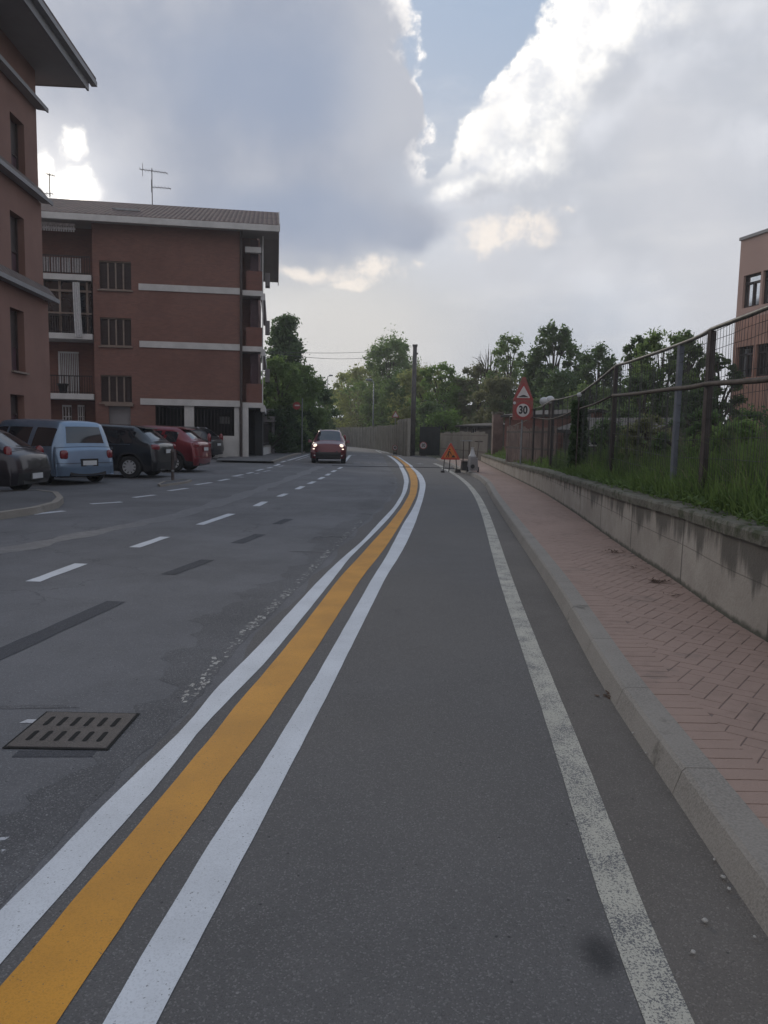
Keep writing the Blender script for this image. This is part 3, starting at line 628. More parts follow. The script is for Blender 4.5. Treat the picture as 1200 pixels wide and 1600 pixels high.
def blades(name, n, region, hmin, hmax, w, m, label, seed=1, lean=.35, dens=None):
    R = np.random.default_rng(seed); P = []
    while len(P) < n:
        x, y, hs = region(R)
        if x is None: continue
        P.append((x, y, hs))
    P = np.array(P); n = len(P); h = R.uniform(hmin, hmax, n)*P[:, 2]; a = R.uniform(0, 2*np.pi, n); ln = R.normal(0, lean, n)*h; la = R.uniform(0, 2*np.pi, n)
    z0 = np.array([bz(p[0], p[1])-.04 for p in P]); ww = w*R.uniform(.6, 1.5, n)
    cx, cy = P[:, 0], P[:, 1]; dx, dy = np.cos(a)*ww/2, np.sin(a)*ww/2; lx, ly = np.cos(la)*ln, np.sin(la)*ln
    V = np.zeros((n, 5, 3))
    V[:, 0] = np.c_[cx-dx, cy-dy, z0]; V[:, 1] = np.c_[cx+dx, cy+dy, z0]
    V[:, 2] = np.c_[cx+dx*.8+lx*.35, cy+dy*.8+ly*.35, z0+h*.6]; V[:, 3] = np.c_[cx-dx*.8+lx*.35, cy-dy*.8+ly*.35, z0+h*.6]
    V[:, 4] = np.c_[cx+lx, cy+ly, z0+h*(1-.2*np.minimum(1, abs(ln)/h))]
    me = bpy.data.meshes.new(name); b = np.arange(n)*5
    fs = np.concatenate([np.c_[b, b+1, b+2, b+3].tolist()]).tolist()+np.c_[b+3, b+2, b+4].tolist()
    me.from_pydata(V.reshape(-1, 3).tolist(), [], fs); me.materials.append(m); o = bpy.data.objects.new(name, me); C.objects.link(o)
    return tag(o, label, 'grass', kind='stuff')
def reg(y0, y1, d0, d1, pw_=1.0):
    def f(R):
        y = y0+(y1-y0)*R.random()**1.5; d = d0+(d1-d0)*R.random()**pw_; x = wl(y)+d
        hs = min(1, .25+d*.9)*(.55+.75*(.5+.5*math.sin(x*2.3+math.sin(y*1.7)*2)*math.cos(y*1.1+x)))
        return x, y, hs*(1 if y < 14 else .8)
    return f
blades('tall_grass', 34000, reg(2.5, 16, .18, 3.2, 1.4), .30, .95, .013, M['grass'], 'tall green grass growing on the bank behind the retaining wall', 3)
blades('far_grass', 16000, reg(14, 42, .15, 6, 1.2), .2, .7, .035, M['grass'], 'tall green grass further along the bank, under the far fence posts', 4)
blades('dry_stalks', 1500, reg(2.5, 14, .25, 3.0, 1.2), .4, 1.15, .010, M['straw'], 'pale dry stalks standing among the green grass of the bank', 5, .55)
# broad-leaved weeds hanging over the coping
def weeds(name, n, y0, y1, label, seed, lo=.05, hi=.45, s=.05, up=.22):
    R = np.random.default_rng(seed); mb = MB()
    for _ in range(n):
        y = y0+(y1-y0)*R.random()**1.4; x = wl(y)+R.uniform(lo, hi); z = wt(y)+R.uniform(-.02, up)*(.3+x-wl(y)); a = R.uniform(0, 6.28); L = s*R.uniform(.5, 1.7)
        d = np.array([math.cos(a), math.sin(a), R.uniform(-.3, .8)])*L; nn = np.array([-math.sin(a), math.cos(a), 0])*L*.28; p = np.array([x, y, z])
        mb.add([p, p+d*.5+nn, p+d, p+d*.5-nn], [(0, 1, 2, 3)])
    return tag(mb.build(name, M['grass'], base=False), label, 'weeds', kind='stuff')
weeds('weeds', 2600, 3.5, 14, 'small broad leaves growing right behind the mossy coping', 8)

# fence along the bank
FEN = [  # px, top py, D, post radius, material, base
 (1113, 517, None, .037, 'rust'), (1064, 540, None, .034, 'bluepost'), (963, 573, None, .035, 'rail'), (906, 617, None, .05, 'greenpost'), (864, 626, None, .035, 'rail'), (835, 640, None, .035, 'rail'), (797, 652, None, .035, 'rail')]
fpos = []
for px, py, D, r_, m_ in FEN:
    D = 7.
    for _ in range(30): D += .5*(((wl(D)+.42)/(PD(px, 680, 1.)[0]))-D)
    p = PD(px, py, D); fpos.append((p[0], D, p[2]))
# one more post off to the right, out of frame
p0 = np.array(fpos[0]); p1 = np.array(fpos[1])
near = PD(1213, 484, 5.1); near = np.array([wl(5.1)+.42, 5.1, 2.62]); nn_ = np.array([wl(2.4)+.42, 2.4, 2.7])
t = thing('wire_fence', 'tall bent wire mesh fence on posts in the grass behind the low wall', 'fence', (fpos[0][0], fpos[0][1], BZ))
for (x, y, z), f_ in zip(fpos, FEN):
    mb = MB(); rr_ = f_[3]
    mb.box((x, y, (z+BZ-.1)/2), (rr_*1.7, rr_*1.7, z-BZ+.1), .2); 
    ob = mb.build('post', M[f_[4]], t, bevel=.006)
mb = MB(); mb.box((near[0], near[1], (near[2]+BZ)/2), (.08, .08, near[2]-BZ)); mb.build('post', M['rust'], t)
top = [nn_, near]+[np.array(p) for p in fpos]
mid_px = [None, None, (1110, 600), (1062, 607), (962, 618), (905, 640), (864, 655), (835, 652), (797, 668)]
midp = []
for p, mp_ in zip(top, mid_px):
    if mp_ is None: midp.append(np.array([p[0], p[1], 2.02 if p is nn_ else 1.98]))
    else: midp.append(PD(mp_[0], mp_[1], p[1]))
midp = [m_+np.array([-.045, 0, 0]) for m_ in midp]; topr = [p_+np.array([0, 0, .02]) for p_ in top]
def sag(P, amt, k=4):
    out = []
    for a, b in zip(P, P[1:]):
        for i in range(k): f_ = i/k; c = a+(b-a)*f_; c = c+np.array([0, 0, amt*4*f_*(1-f_)*random.uniform(.4, 1)]); out.append(c)
    return out+[P[-1]]
mb = MB(); mb.tube(sag(topr[:6], -.02), .022, 8); mb.tube(sag(topr[5:], -.03), .015, 6); mb.build('top_rail', M['railtube'], t, smooth=True)
mb = MB(); mb.tube(sag(midp[:5], -.015), .026, 8); mb.tube(sag(midp[4:], -.03), .018, 6); mb.build('middle_rail', M['railrust'], t, smooth=True)
mb = MB()   # knot of wire where the middle rail is tied to the brown post
c = midp[2]
for i in range(5): mb.tube([c+np.array([random.uniform(-.04, .04), -.03, random.uniform(-.07, .07)]) for _ in range(6)], .005, 5)
mb.build('wire_tie', M['wire'], t)
mb = MB(); full = topr
def pz(P, y): return np.interp(y, [p[1] for p in P], [p[0] for p in P]), np.interp(y, [p[1] for p in P], [p[2] for p in P])
y = 2.5
while y < 20:
    x, z = pz(full, y); j = .012*math.sin(y*9); w_ = .0028 if y < 9 else .0045
    pts = [(x+j, y, z), (x+.01+j*2, y+random.uniform(-.01, .01), z*.55+.4), (x, y, BZ+.1)]
    mb.tube(pts, w_, 3, cap=False); y += .06 if y < 9 else .10
for h in (.03, .12, .22, .5, .7, .9, 1.1, 1.3, 1.5):
    P = []
    for y in np.arange(2.5, 20, .35): x, z = pz(full, y); P.append((x+random.uniform(-.008, .008), y, z-h+random.uniform(-.006, .006)))
    mb.tube(P, .003, 3, cap=False)
mb.build('wire_mesh', M['wire'], t)
# climbing leaves on the green post: a plant of its own
mb = MB(); R = np.random.default_rng(5); gx, gy, gzz = fpos[3]
for _ in range(2600):
    z = BZ+(gzz-BZ-.15)*R.random()**.8; a = R.uniform(0, 6.28); rad = .03+.17*R.random()*(1.2-.5*z/2.5); p = np.array([gx+math.cos(a)*rad, gy+math.sin(a)*rad-.05, z]); L = .055*R.uniform(.6, 1.5)
    d = np.array([R.normal(), R.normal(), R.normal()]); d = d/np.linalg.norm(d)*L; e = np.cross(d, [R.normal(), R.normal(), R.normal()]); e = e/np.linalg.norm(e)*L*.6
    mb.add([p-d, p-e, p+d, p+e], [(0, 1, 2, 3)])
mb.tube([(gx+.05, gy-.06, BZ), (gx-.05, gy-.06, 1.2), (gx+.05, gy-.06, 1.7), (gx-.04, gy-.06, gzz-.1)], .012, 5)
o = mb.build('climbing_ivy', M['hedge']); tag(o, 'green climbing plant wrapped round the green fence post', 'climbing plant')

# ------------------------------------------------------------------ little things on the ground
def pebble(px, py, s, z=0., mt='stone'):
    s *= .72; g = G(px, py, z); mb = MB(); R = random
    prof = [(0.001, 0), (s*.9, 0), (s, s*.35), (s*.7, s*.8), (0.001, s)]
    mb.lathe((g[0], g[1], z+.004), prof, 7); mb.v = [(v[0]+R.uniform(-.15, .15)*s, v[1]+R.uniform(-.15, .15)*s, v[2]) for v in mb.v]
    return mb.build('pebble', M[mt], smooth=True)
pb = [(1116, 1345, .008, 'small pale pebble in the gutter, nearest the kerb face of the upper two'), (1130, 1373, .012, 'largest pale pebble lying in the gutter beside the kerb'), (1139, 1391, .010, 'pale pebble in the gutter just below the largest one'), (1101, 1441, .013, 'flat pale pebble in the middle of the gutter'), (1083, 1490, .011, 'pale pebble closest to the cream edge line'), (1179, 1466, .007, 'tiny pale pebble next to the kerb foot at the right'), (989, 1147, .009, 'pale chip of stone in the gutter by the kerb, first of two further off'), (1009, 1178, .008, 'pale chip of stone in the gutter by the kerb, second of two further off')]
for px, py, s_, lb in pb: tag(pebble(px, py, s_, .008), lb, 'pebble', 'pebbles in the gutter')
def leafpile(px, py, z, n, sp, label, name='dead_leaf_clump', cat='dead leaves'):
    g = G(px, py, z); mb = MB(); R = np.random.default_rng(int(px))
    for _ in range(n):
        p = np.array([g[0]+R.normal(0, sp), g[1]+R.normal(0, sp*.7), z+.006+abs(R.normal(0, .012))]); L = R.uniform(.012, .03); a = R.uniform(0, 6.28)
        d = np.array([math.cos(a), math.sin(a), R.uniform(-.2, .5)])*L; e = np.array([-math.sin(a), math.cos(a), R.uniform(-.3, .3)])*L*.4
        mb.add([p-d, p-e, p+d, p+e], [(0, 1, 2, 3)])
    return tag(mb.build(name, M['dryleaf']), label, cat, kind='stuff')
leafpile(1029, 910, KH, 70, .05, 'brown twiggy clump of dead leaves on the brick sidewalk close to the wall')
leafpile(961, 863, KH, 40, .07, 'flat patch of dead leaves on the brick sidewalk, furthest from the camera')
leafpile(990, 888, KH, 16, .09, 'few scattered dead leaves between the two clumps on the sidewalk')
leafpile(1047, 930, KH, 10, .06, 'thin scrap of dead leaf just past the brown twiggy clump')
leafpile(956, 1090, 0, 14, .03, 'tiny pale tuft of dead leaves in the gutter against the kerb')

# drain grate
g0, g1, g2, g3 = [G(*p)[:2] for p in ((17, 1166), (163, 1172), (207, 1119), (78, 1115))]
cx, cy = np.mean([g0, g1, g2, g3], axis=0); w_, h_ = .47, .43
t = thing('drain_grate', 'square cast iron drain grate with two rows of slots set in the old asphalt', 'drain', (cx, cy, 0))
mb = MB(); mb.box((cx, cy, .0045), (w_+.025, h_+.025, .003)); mb.build('frame', M['slot'], t)
mb = MB(); mb.box((cx, cy, .005), (w_, h_, .010)); mb.build('plate', M['iron'], t, bevel=.003)
mb = MB()
for r_ in range(2):
    for k in range(6):
        mb = MB(); x = cx-w_/2+.065+k*(w_-.13)/5; y = cy+(-.09 if r_ == 0 else .09); P = []
        for a in range(12):
            an = 2*math.pi*a/12; P.append((x+.013*math.cos(an), y+.013*math.sin(an)+(.045 if math.sin(an) > 0 else -.045), .0112))
        mb.add(P, [tuple(range(12))]); mb.build('slot', M['slot'], t)
mb = MB(); mb.box((cx+.02, cy-.27, .0016), (.36, .07, .0016), .05); struct(mb.build('grate_surround', M['patch'], base=False))
mb = MB(); mb.add([(cx-.5, cy+.26, .0017), (cx-.1, cy+.30, .0017), (cx-.2, cy+.34, .0017), (cx-.55, cy+.31, .0017)], [(0, 1, 2, 3)]); struct(mb.build('grate_tar_patch', M['rough'], base=False))
mb = MB(); p = G(45, 1128); mb.add([(p[0]-.04, p[1]-.02, .0024), (p[0]+.03, p[1]-.02, .0024), (p[0]+.05, p[1]+.03, .0024), (p[0]-.02, p[1]+.03, .0024)], [(0, 1, 2, 3)]); struct(mb.build('paint_scrap', M['dash2'], base=False))
mb = MB(); 
for (px, py, s_) in ((1, 1312, .02), (3, 1330, .012)):
    p = G(px, py); mb.add([(p[0]-s_, p[1]-s_*.6, .0024), (p[0]+s_, p[1]-s_*.3, .0024), (p[0]+s_*1.2, p[1]+s_*.9, .0024), (p[0]-s_*.3, p[1]+s_*.6, .0024)], [(0, 1, 2, 3)])
struct(mb.build('paint_scrap', M['dash2'], base=False))

# parking island with kerb (left) and the small one at the bollard
def island(pts, name, h=.12, inner=.13):
    P = [G(px, py)[:2] for px, py in pts]; n = len(P); c = np.mean(P, axis=0)
    Q = []
    for i in range(n):
        a, b, d = P[i-1], P[i], P[(i+1) % n]; e1_ = (b-a)/np.linalg.norm(b-a); e2 = (d-b)/np.linalg.norm(d-b); nn = np.array([-(e1_+e2)[1], (e1_+e2)[0]]); nn /= np.linalg.norm(nn)
        if np.dot(nn, c-b) < 0: nn = -nn
        Q.append(b+nn*inner)
    mb = MB(); V = [(*p, 0) for p in P]+[(*(p+(q_-p)*.08), h) for p, q_ in zip(P, Q)]+[(*q_, h) for q_ in Q]
    mb.add(V, [(i, (i+1) % n, n+(i+1) % n, n+i) for i in range(n)]+[(n+i, n+(i+1) % n, 2*n+(i+1) % n, 2*n+i) for i in range(n)]); struct(mb.build(name+'_kerb', M['kerb'], base=False))
    mb = MB(); mb.add([(*q_, h-.008) for q_ in Q], [tuple(range(n))]); struct(mb.build(name, M['pav'], base=False))
island([(-260, 850), (-60, 822), (10, 811), (60, 803), (92, 794), (100, 786), (92, 777), (60, 773), (-60, 777), (-300, 790)], 'parking_island')
island([(250, 761), (292, 755.5), (300, 752.5), (285, 751.5), (255, 755), (246, 759)], 'bollard_island', .06, .08)

# bollard
g = G(270, 753); t = thing('bollard', 'dark slim bollard with pale band at the edge of the parking bay', 'bollard', (g[0], g[1], 0))
mb = MB(); mb.lathe((g[0], g[1], 0), [(.001, 0), (.06, 0), (.06, .03), (.045, .05), (.045, .82), (.06, .84), (.06, .88), (.03, .95), (.001, .96)], 14); mb.build('post', M['pipe'], t, smooth=True)
mb = MB(); mb.lathe((g[0], g[1], .3), [(.047, 0), (.047, .05)], 14); mb.build('band', M['galv'], t)

# ------------------------------------------------------------------ buildings
class Fac:
    """a wall plane: u runs along it, w out of it, z up"""
    def __init__(s, p0, ang, flip=1):
        s.p = np.array(p0[:2], float); s.d = np.array([math.cos(ang), math.sin(ang)]); s.n = np.array([s.d[1], -s.d[0]])*flip; s.ang = ang
    def P(s, u, w, z): q_ = s.p+s.d*u+s.n*w; return (q_[0], q_[1], z)
    def hit(s, px, py):
        d = ray(px, py); o = np.array([0, 0, CH]); t = np.dot(s.n, s.p)/np.dot(s.n, d[:2]); q_ = o+d*t
        return float(np.dot(q_[:2]-s.p, s.d)), float(q_[2])
    def box(s, mb, u0, u1, w0, w1, z0, z1, k=0):
        a = [s.P(u0, w0, z0), s.P(u1, w0, z0), s.P(u1, w1, z0), s.P(u0, w1, z0)]; b = [(x, y, z1) for x, y, _ in a]; mb.box8(a+b, k)
    def wall(s, mb, u0, u1, z0, z1, holes, depth=.25, w=0., k=0):
        us = sorted({u0, u1, *[h for q_ in holes for h in q_[:2] if u0 < h < u1]}); zs = sorted({z0, z1, *[h for q_ in holes for h in q_[2:4] if z0 < h < z1]})
        for a, b in zip(us, us[1:]):
            for c, d in zip(zs, zs[1:]):
                mu, mz = (a+b)/2, (c+d)/2
                if any(h[0] < mu < h[1] and h[2] < mz < h[3] for h in holes): continue
                mb.add([s.P(a, w, c), s.P(b, w, c), s.P(b, w, d), s.P(a, w, d)], [(0, 1, 2, 3)], k)
        for h in holes:
            a, b, c, d = h[:4]
            for (p, q_) in (((a, c), (b, c)), ((b, c), (b, d)), ((b, d), (a, d)), ((a, d), (a, c))):
                mb.add([s.P(p[0], w, p[1]), s.P(q_[0], w, q_[1]), s.P(q_[0], w-depth, q_[1]), s.P(p[0], w-depth, p[1])], [(0, 1, 2, 3)], k)

# --- four-storey red brick block
A2 = math.radians(8.5)
p = G(385, 718); F2 = Fac((p[0], p[1]), A2)
uW = F2.hit(377, 600)[0]      # downpipe: main wall ends
uR = F2.hit(411, 560)[0]      # outer edge of end balconies
uL = F2.hit(-60, 500)[0]
uC = F2.hit(146, 500)[0]      # wall / left loggia
zE = F2.hit(377, 361)[1]; DEP = 12.5
zb = [F2.hit(377, y)[1] for y in (455, 542.5, 630.5)]; BT = .36      # tops of white bands ~ +BT/2
t2 = thing('apartment_block', 'red brick apartment block with white floor bands and tiled roof behind the parked cars', 'building', (*F2.P(-8, -6, 0)[:2], 0))
wins = []
for (x0, x1, ya, yb) in ((155, 205, 408, 453), (156.5, 205, 496.5, 541), (157.5, 206, 586.5, 629.5)):
    a = F2.hit(x0, (ya+yb)/2); b = F2.hit(x1, (ya+yb)/2); c = F2.hit((x0+x1)/2, ya)[1]; d = F2.hit((x0+x1)/2, yb)[1]; wins.append((a[0], b[0], d, c))
ground_u = F2.hit(243, 650)[0]; zg = zb[2]-BT/2
gar = (F2.hit(170, 650)[0], F2.hit(204, 650)[0], 0.0, F2.hit(187, 635)[1])
mb = MB(); F2.wall(mb, uC, uW, zg, zE+.1, [w for w in wins if w[2] > zg], .22)
F2.wall(mb, uC, ground_u, -.05, zg, [gar]+[(w[0], w[1], max(w[2], 0), zg) for w in wins if w[2] < zg], .22)
def sidew(mb, u, z0, z1, w0=0, w1=-DEP, k=0): mb.add([F2.P(u, w0, z0), F2.P(u, w1, z0), F2.P(u, w1, z1), F2.P(u, w0, z1)], [(0, 1, 2, 3)], k)
# end bay set back behind the balconies, loggia on the left, back and sides
uB = uR-.35; 
mb.add([F2.P(uW, -1.3, zg), F2.P(uB, -1.3, zg), F2.P(uB, -1.3, zE+.1), F2.P(uW, -1.3, zE+.1)], [(0, 1, 2, 3)]); sidew(mb, uW, zg, zE+.1, 0, -1.3); sidew(mb, uB, zg, zE+.1, -1.3)
mb.add([F2.P(uL, -1.5, -.05), F2.P(uC, -1.5, -.05), F2.P(uC, -1.5, zE+.1), F2.P(uL, -1.5, zE+.1)], [(0, 1, 2, 3)]); sidew(mb, uC, -.05, zE+.1, 0, -1.5); sidew(mb, uL, -.05, zE+.1, -1.5)
mb.add([F2.P(uL, -DEP, -.05), F2.P(uB, -DEP, -.05), F2.P(uB, -DEP, zE+.1), F2.P(uL, -DEP, zE+.1)], [(0, 1, 2, 3)])
# gable walls up under the roof
zR = PD(260, 322.5, F2.P(F2.hit(260, 320)[0], -DEP/2, 0)[1])[2]-.2
for u in (uL, uB): mb.add([F2.P(u, -1.3, zE+.1), F2.P(u, -DEP, zE+.1), F2.P(u, -DEP/2, zR-.25)], [(0, 1, 2)])
mb.build('wall', M['brick'], t2)
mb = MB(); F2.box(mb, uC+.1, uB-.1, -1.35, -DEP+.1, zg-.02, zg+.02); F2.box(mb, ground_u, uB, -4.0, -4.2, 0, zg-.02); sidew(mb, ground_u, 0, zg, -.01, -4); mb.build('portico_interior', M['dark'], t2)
mb = MB(); F2.box(mb, uW-.2, uB, -4.21, -DEP, 0, zg-.03); mb.build('ground_floor_wall', M['brickd'], t2)
# bands
uband = F2.hit(216.7, 446)[0]
for i, z in enumerate(zb):
    mb = MB(); F2.box(mb, uband, uW-.05, -.05, .06, z-BT/2, z+BT/2-.04); mb.build('floor_band', M['cream'], t2)
    mb = MB(); F2.box(mb, uW-.05, uR, -1.29, .02, z-BT/2-.02, z+BT/2-.12); F2.box(mb, uR-.12, uR+.1, -9.5, .0, z-BT/2-.22, z-BT/2+.12); b = mb.build('balcony_slab', M['cream'], t2)
    if i: pass
    zt = zb[i-1] if i else zE
    # brick-coloured blinds and solid parapets of the end balconies
    mb = MB(); F2.box(mb, uW+.25, uR-.1, -.10, -.04, z+BT/2-.13, z+1.05); F2.box(mb, uR-.10, uR-.05, -2.5, -.04, z+BT/2-.13, z+1.05); mb.build('balcony_parapet', M['brickd'], t2)
    mb = MB(); F2.box(mb, uW+.45, uR-.25, -.62, -.56, z+1.0, zt-BT/2-.1); F2.box(mb, uR-.18, uR-.14, -2.0, -.3, z+1.1, zt-BT/2-.25); mb.build('roller_blind', M['plum'], t2)
    mb = MB(); mb.tube([F2.P(uR-.02, -.02, z), F2.P(uR-.02, -.02, zt-.2)], .03, 6); mb.build('balcony_post', M['cream'], t2); mb = MB(); F2.box(mb, uR+.02, uR+.3, -7.5, -6.9, z+1.6, z+2.4); mb.build('wall_box', M['garage'], t2)
# second, upper white strip on the end bay
mb = MB(); F2.box(mb, uW+.2, uR-.1, -.3, -.02, F2.hit(395, 390)[1]-.14, F2.hit(395, 390)[1]+.14); mb.build('lintel', M['cream'], t2)
# downpipe
mb = MB(); mb.tube([F2.P(uW, .10, zE), F2.P(uW, .10, .1)], .065, 8); mb.build('downpipe', M['pipe'], t2)
# windows
for wi in wins:
    a, b, z0, z1 = wi; mb = MB(); F2.box(mb, a, b, -.20, -.17, z0, z1); wo_ = mb.build('window', M['shutter'], t2)
    mb = MB(); n = 3
    for i, fr in enumerate((.26, .5, .74)): u = a+(b-a)*fr; F2.box(mb, u-.035, u+.035, -.17, -.10, z0+.05, z1-.05)
    F2.box(mb, a, b, -.17, -.08, z1-.06, z1); F2.box(mb, a, b, -.17, -.08, z0, z0+.06); mb.build('frame', M['frame'], wo_)
    mb = MB(); 
    for k in range(4):
        ua = a+.06+(b-a-.06)*k/4; ub = ua+(b-a)/4-.10
        for s_ in range(16): zz = z0+.1+(z1-z0-.2)*s_/16; F2.box(mb, ua, ub, -.168, -.145, zz, zz+.05)
    mb.build('louvre', M['shutter'], wo_)
    mb = MB(); F2.box(mb, a-.08, b+.08, -.01, .10, z0-.07, z0-.005); mb.build('sill', M['frame'], wo_)
mb = MB(); F2.box(mb, gar[0], gar[1], -.2, -.15, 0, gar[3]); d_ = mb.build('door', M['garage'], t2)
mb = MB(); F2.box(mb, gar[0]-.15, gar[1]+.15, .01, .18, gar[3]+.01, gar[3]+.13); mb.build('canopy', M['frame'], t2)
# ground floor columns, railings
for x0, x1 in ((288, 303), (366, 374)):
    a, b = F2.hit(x0, 660)[0], F2.hit(x1, 660)[0]; mb = MB(); F2.box(mb, a, b, -.5, -.04, 0, zg); mb.build('column', M['cream'], t2)
a, b = F2.hit(378, 680)[0], F2.hit(388, 680)[0]; mb = MB(); F2.box(mb, a, b, -.45, .04, 0, zg-.02); mb.build('column', M['cream'], t2)
def grille(u0, u1, w, z0, z1, step, par, name='railing', mt='rail', r=.018):
    mb = MB(); n = max(1, int((u1-u0)/step))
    for i in range(n+1): u = u0+(u1-u0)*i/n; F2.box(mb, u-r, u+r, w-r, w+r, z0, z1)
    for z in (z0+.02, z1-.02): F2.box(mb, u0, u1, w-.025, w+.025, z-.02, z+.02)
    return mb.build(name, M[mt], par)
u1_, u2_, u3_, u4_ = F2.hit(243, 660)[0], F2.hit(288, 660)[0], F2.hit(303, 660)[0], F2.hit(366, 660)[0]
zt_ = F2.hit(320, 633)[1]-.1; zl = F2.hit(345, 681)[1]
grille(u1_, u2_, -.12, .9, zt_, .17, t2, 'window_grille'); grille(u3_, u4_, -.12, zl, zt_, .17, t2, 'window_grille')
mb = MB(); F2.box(mb, u3_, u4_+.05, -.2, -.05, 0, zl); F2.box(mb, u1_, u2_, -.2, -.05, 0, .9); mb.build('low_wall', M['cream'], t2)
mb = MB(); a = F2.hit(335, 658)[0]; F2.box(mb, a, a+.55, -3.9, -3.85, 1.9, 2.3); mb.build('lit_opening_panel', M['wframe'], t2); mb = MB(); F2.box(mb, a+1.0, a+1.3, -3.9, -3.85, 1.9, 2.5); mb.build('lit_opening_panel', M['wframe'], t2)  # pale panels, their colour standing in for light through far openings
# left loggia: slabs, railings, fittings
zs_l = [F2.hit(100, y)[1] for y in (433, 525, 619)]
ul2 = F2.hit(64, 500)[0]
for i, z in enumerate(zs_l):
    mb = MB(); F2.box(mb, uL, uC-.05, -1.49, .12, z-.14, z+.14); mb.build('balcony_slab', M['cream'], t2)
    hh = 1.0; mb = MB(); u0, u1 = uL, uC-.12; w = .05; k = int((u1-u0)/.12)
    for j in range(k+1): u = u0+(u1-u0)*j/k; F2.box(mb, u-.012, u+.012, w-.012, w+.012, z+.14, z+hh)
    F2.box(mb, u0, u1, w-.03, w+.03, z+hh, z+hh+.05); F2.box(mb, u0, u1, w-.02, w+.02, z+.2, z+.23); rl = mb.build('railing', M['rail'], t2)
# cloth on the top balcony, striped curtain and glazed veranda below, white grille door, pot
z = zs_l[0]; mb = MB(); u0 = F2.hit(66, 415)[0]; u1 = F2.hit(127, 415)[0]; k = 26
for j in range(k):
    a, b = u0+(u1-u0)*j/k, u0+(u1-u0)*(j+.62)/k
    if j % 7 == 5: continue
    F2.box(mb, a, b, -.03, .0, z+.22, z+.95)
mb.build('balcony_screen', M['curtain'], t2)
za, zc = zs_l[1]+.14, zs_l[0]-.14
mb = MB(); 
for x in (66, 92, 118, 135): u = F2.hit(x, 470)[0]; F2.box(mb, u-.05, u+.05, -.25, -.17, za, zc)
zz = F2.hit(100, 453)[1]; F2.box(mb, uL, uC-.1, -.26, -.16, zz-.05, zz+.05); zz = F2.hit(100, 488)[1]; F2.box(mb, uL, uC-.1, -.26, -.16, zz-.04, zz+.04); v_ = mb.build('veranda_frame', M['frame'], t2)
mb = MB(); F2.box(mb, uL, uC-.15, -.30, -.28, za, zc); mb.build('veranda_glass', M['glass'], t2)
mb = MB(); k = 10; zt1, zt0 = F2.hit(120, 442)[1], F2.hit(125, 527)[1]
ua, ub = F2.hit(115, 445)[0], F2.hit(126, 445)[0]; uc_, ud = F2.hit(119, 527)[0], F2.hit(131, 527)[0]
vs = []
for r_ in range(9):
    f_ = r_/8; s_ = f_**1.6
    for j in range(k+1): u = (ua+(ub-ua)*j/k)*(1-s_)+(uc_+(ud-uc_)*j/k)*s_; vs.append(F2.P(u, .16+.05*math.sin(j*2.1), zt1+(zt0-zt1)*f_))
for r_ in range(8):
    for j in range(k): i0 = r_*(k+1)+j; mb.add([vs[i0], vs[i0+1], vs[i0+k+2], vs[i0+k+1]], [(0, 1, 2, 3)], j % 2)
o = mb.build('curtain', [M['curtain'], M['wframe']], t2)
sm_ = o.modifiers.new('thick', 'SOLIDIFY'); sm_.thickness = .015
# third floor: white barred door and pot
mb = MB(); u0, u1 = F2.hit(82, 575)[0], F2.hit(111, 575)[0]; za, zc = zs_l[2]+.2, F2.hit(95, 545)[1]
for j in range(11): u = u0+(u1-u0)*j/10; F2.box(mb, u-.022, u+.022, -1.40, -1.36, za, zc)
F2.box(mb, u0-.08, u0, -1.42, -1.34, za, zc); F2.box(mb, u0-.08, u1+.05, -1.42, -1.34, zc-.08, zc); mb.build('barred_door', M['wframe'], t2)
u = F2.hit(96, 603)[0]; c_ = F2.P(u, -.25, zs_l[2]+.14); mb = MB(); mb.lathe(c_, [(.16, 0), (.24, .42), (.27, .44), (.27, .5), (.0, .48)], 14)
o = mb.build('flower_pot', M['plastic'], smooth=True); tag(o, 'dark round plant pot standing on the lowest balcony of the brick block', 'plant pot')
# ground floor left windows with white frames
for x0, x1 in ((85, 100), (110, 121)):
    a, b = F2.hit(x0, 640)[0], F2.hit(x1, 640)[0]; z0, z1 = F2.hit(x0, 652)[1], F2.hit(x0, 631)[1]
    mb = MB(); F2.box(mb, a, b, -1.46, -1.42, z0-.5, z1); w_o = mb.build('window', M['wframe'], t2); mb = MB(); n = 3
    for i in range(3):
        for j in range(2): F2.box(mb, a+.06+(b-a)*i/3, a+(b-a)*(i+1)/3-.02, -1.42, -1.40, z0-.45+(z1-z0+.4)*j/2, z0-.5+(z1-z0+.4)*(j+1)/2)
    mb.build('pane', M['glass'], w_o)
mb = MB(); u0, u1 = F2.hit(64, 355)[0], F2.hit(118, 355)[0]; za, zc = F2.hit(100, 362)[1], F2.hit(100, 349)[1]   # valance of the top awning
k = 14
for j in range(k): F2.box(mb, u0+(u1-u0)*j/k, u0+(u1-u0)*(j+.6)/k, .02, .06, za, zc-.12)
F2.box(mb, u0, u1, .02, .08, zc-.12, zc); F2.box(mb, u0, u1, .02, .055, (za+zc)/2-.1, (za+zc)/2); mb.build('awning_valance', M['curtain'], t2)
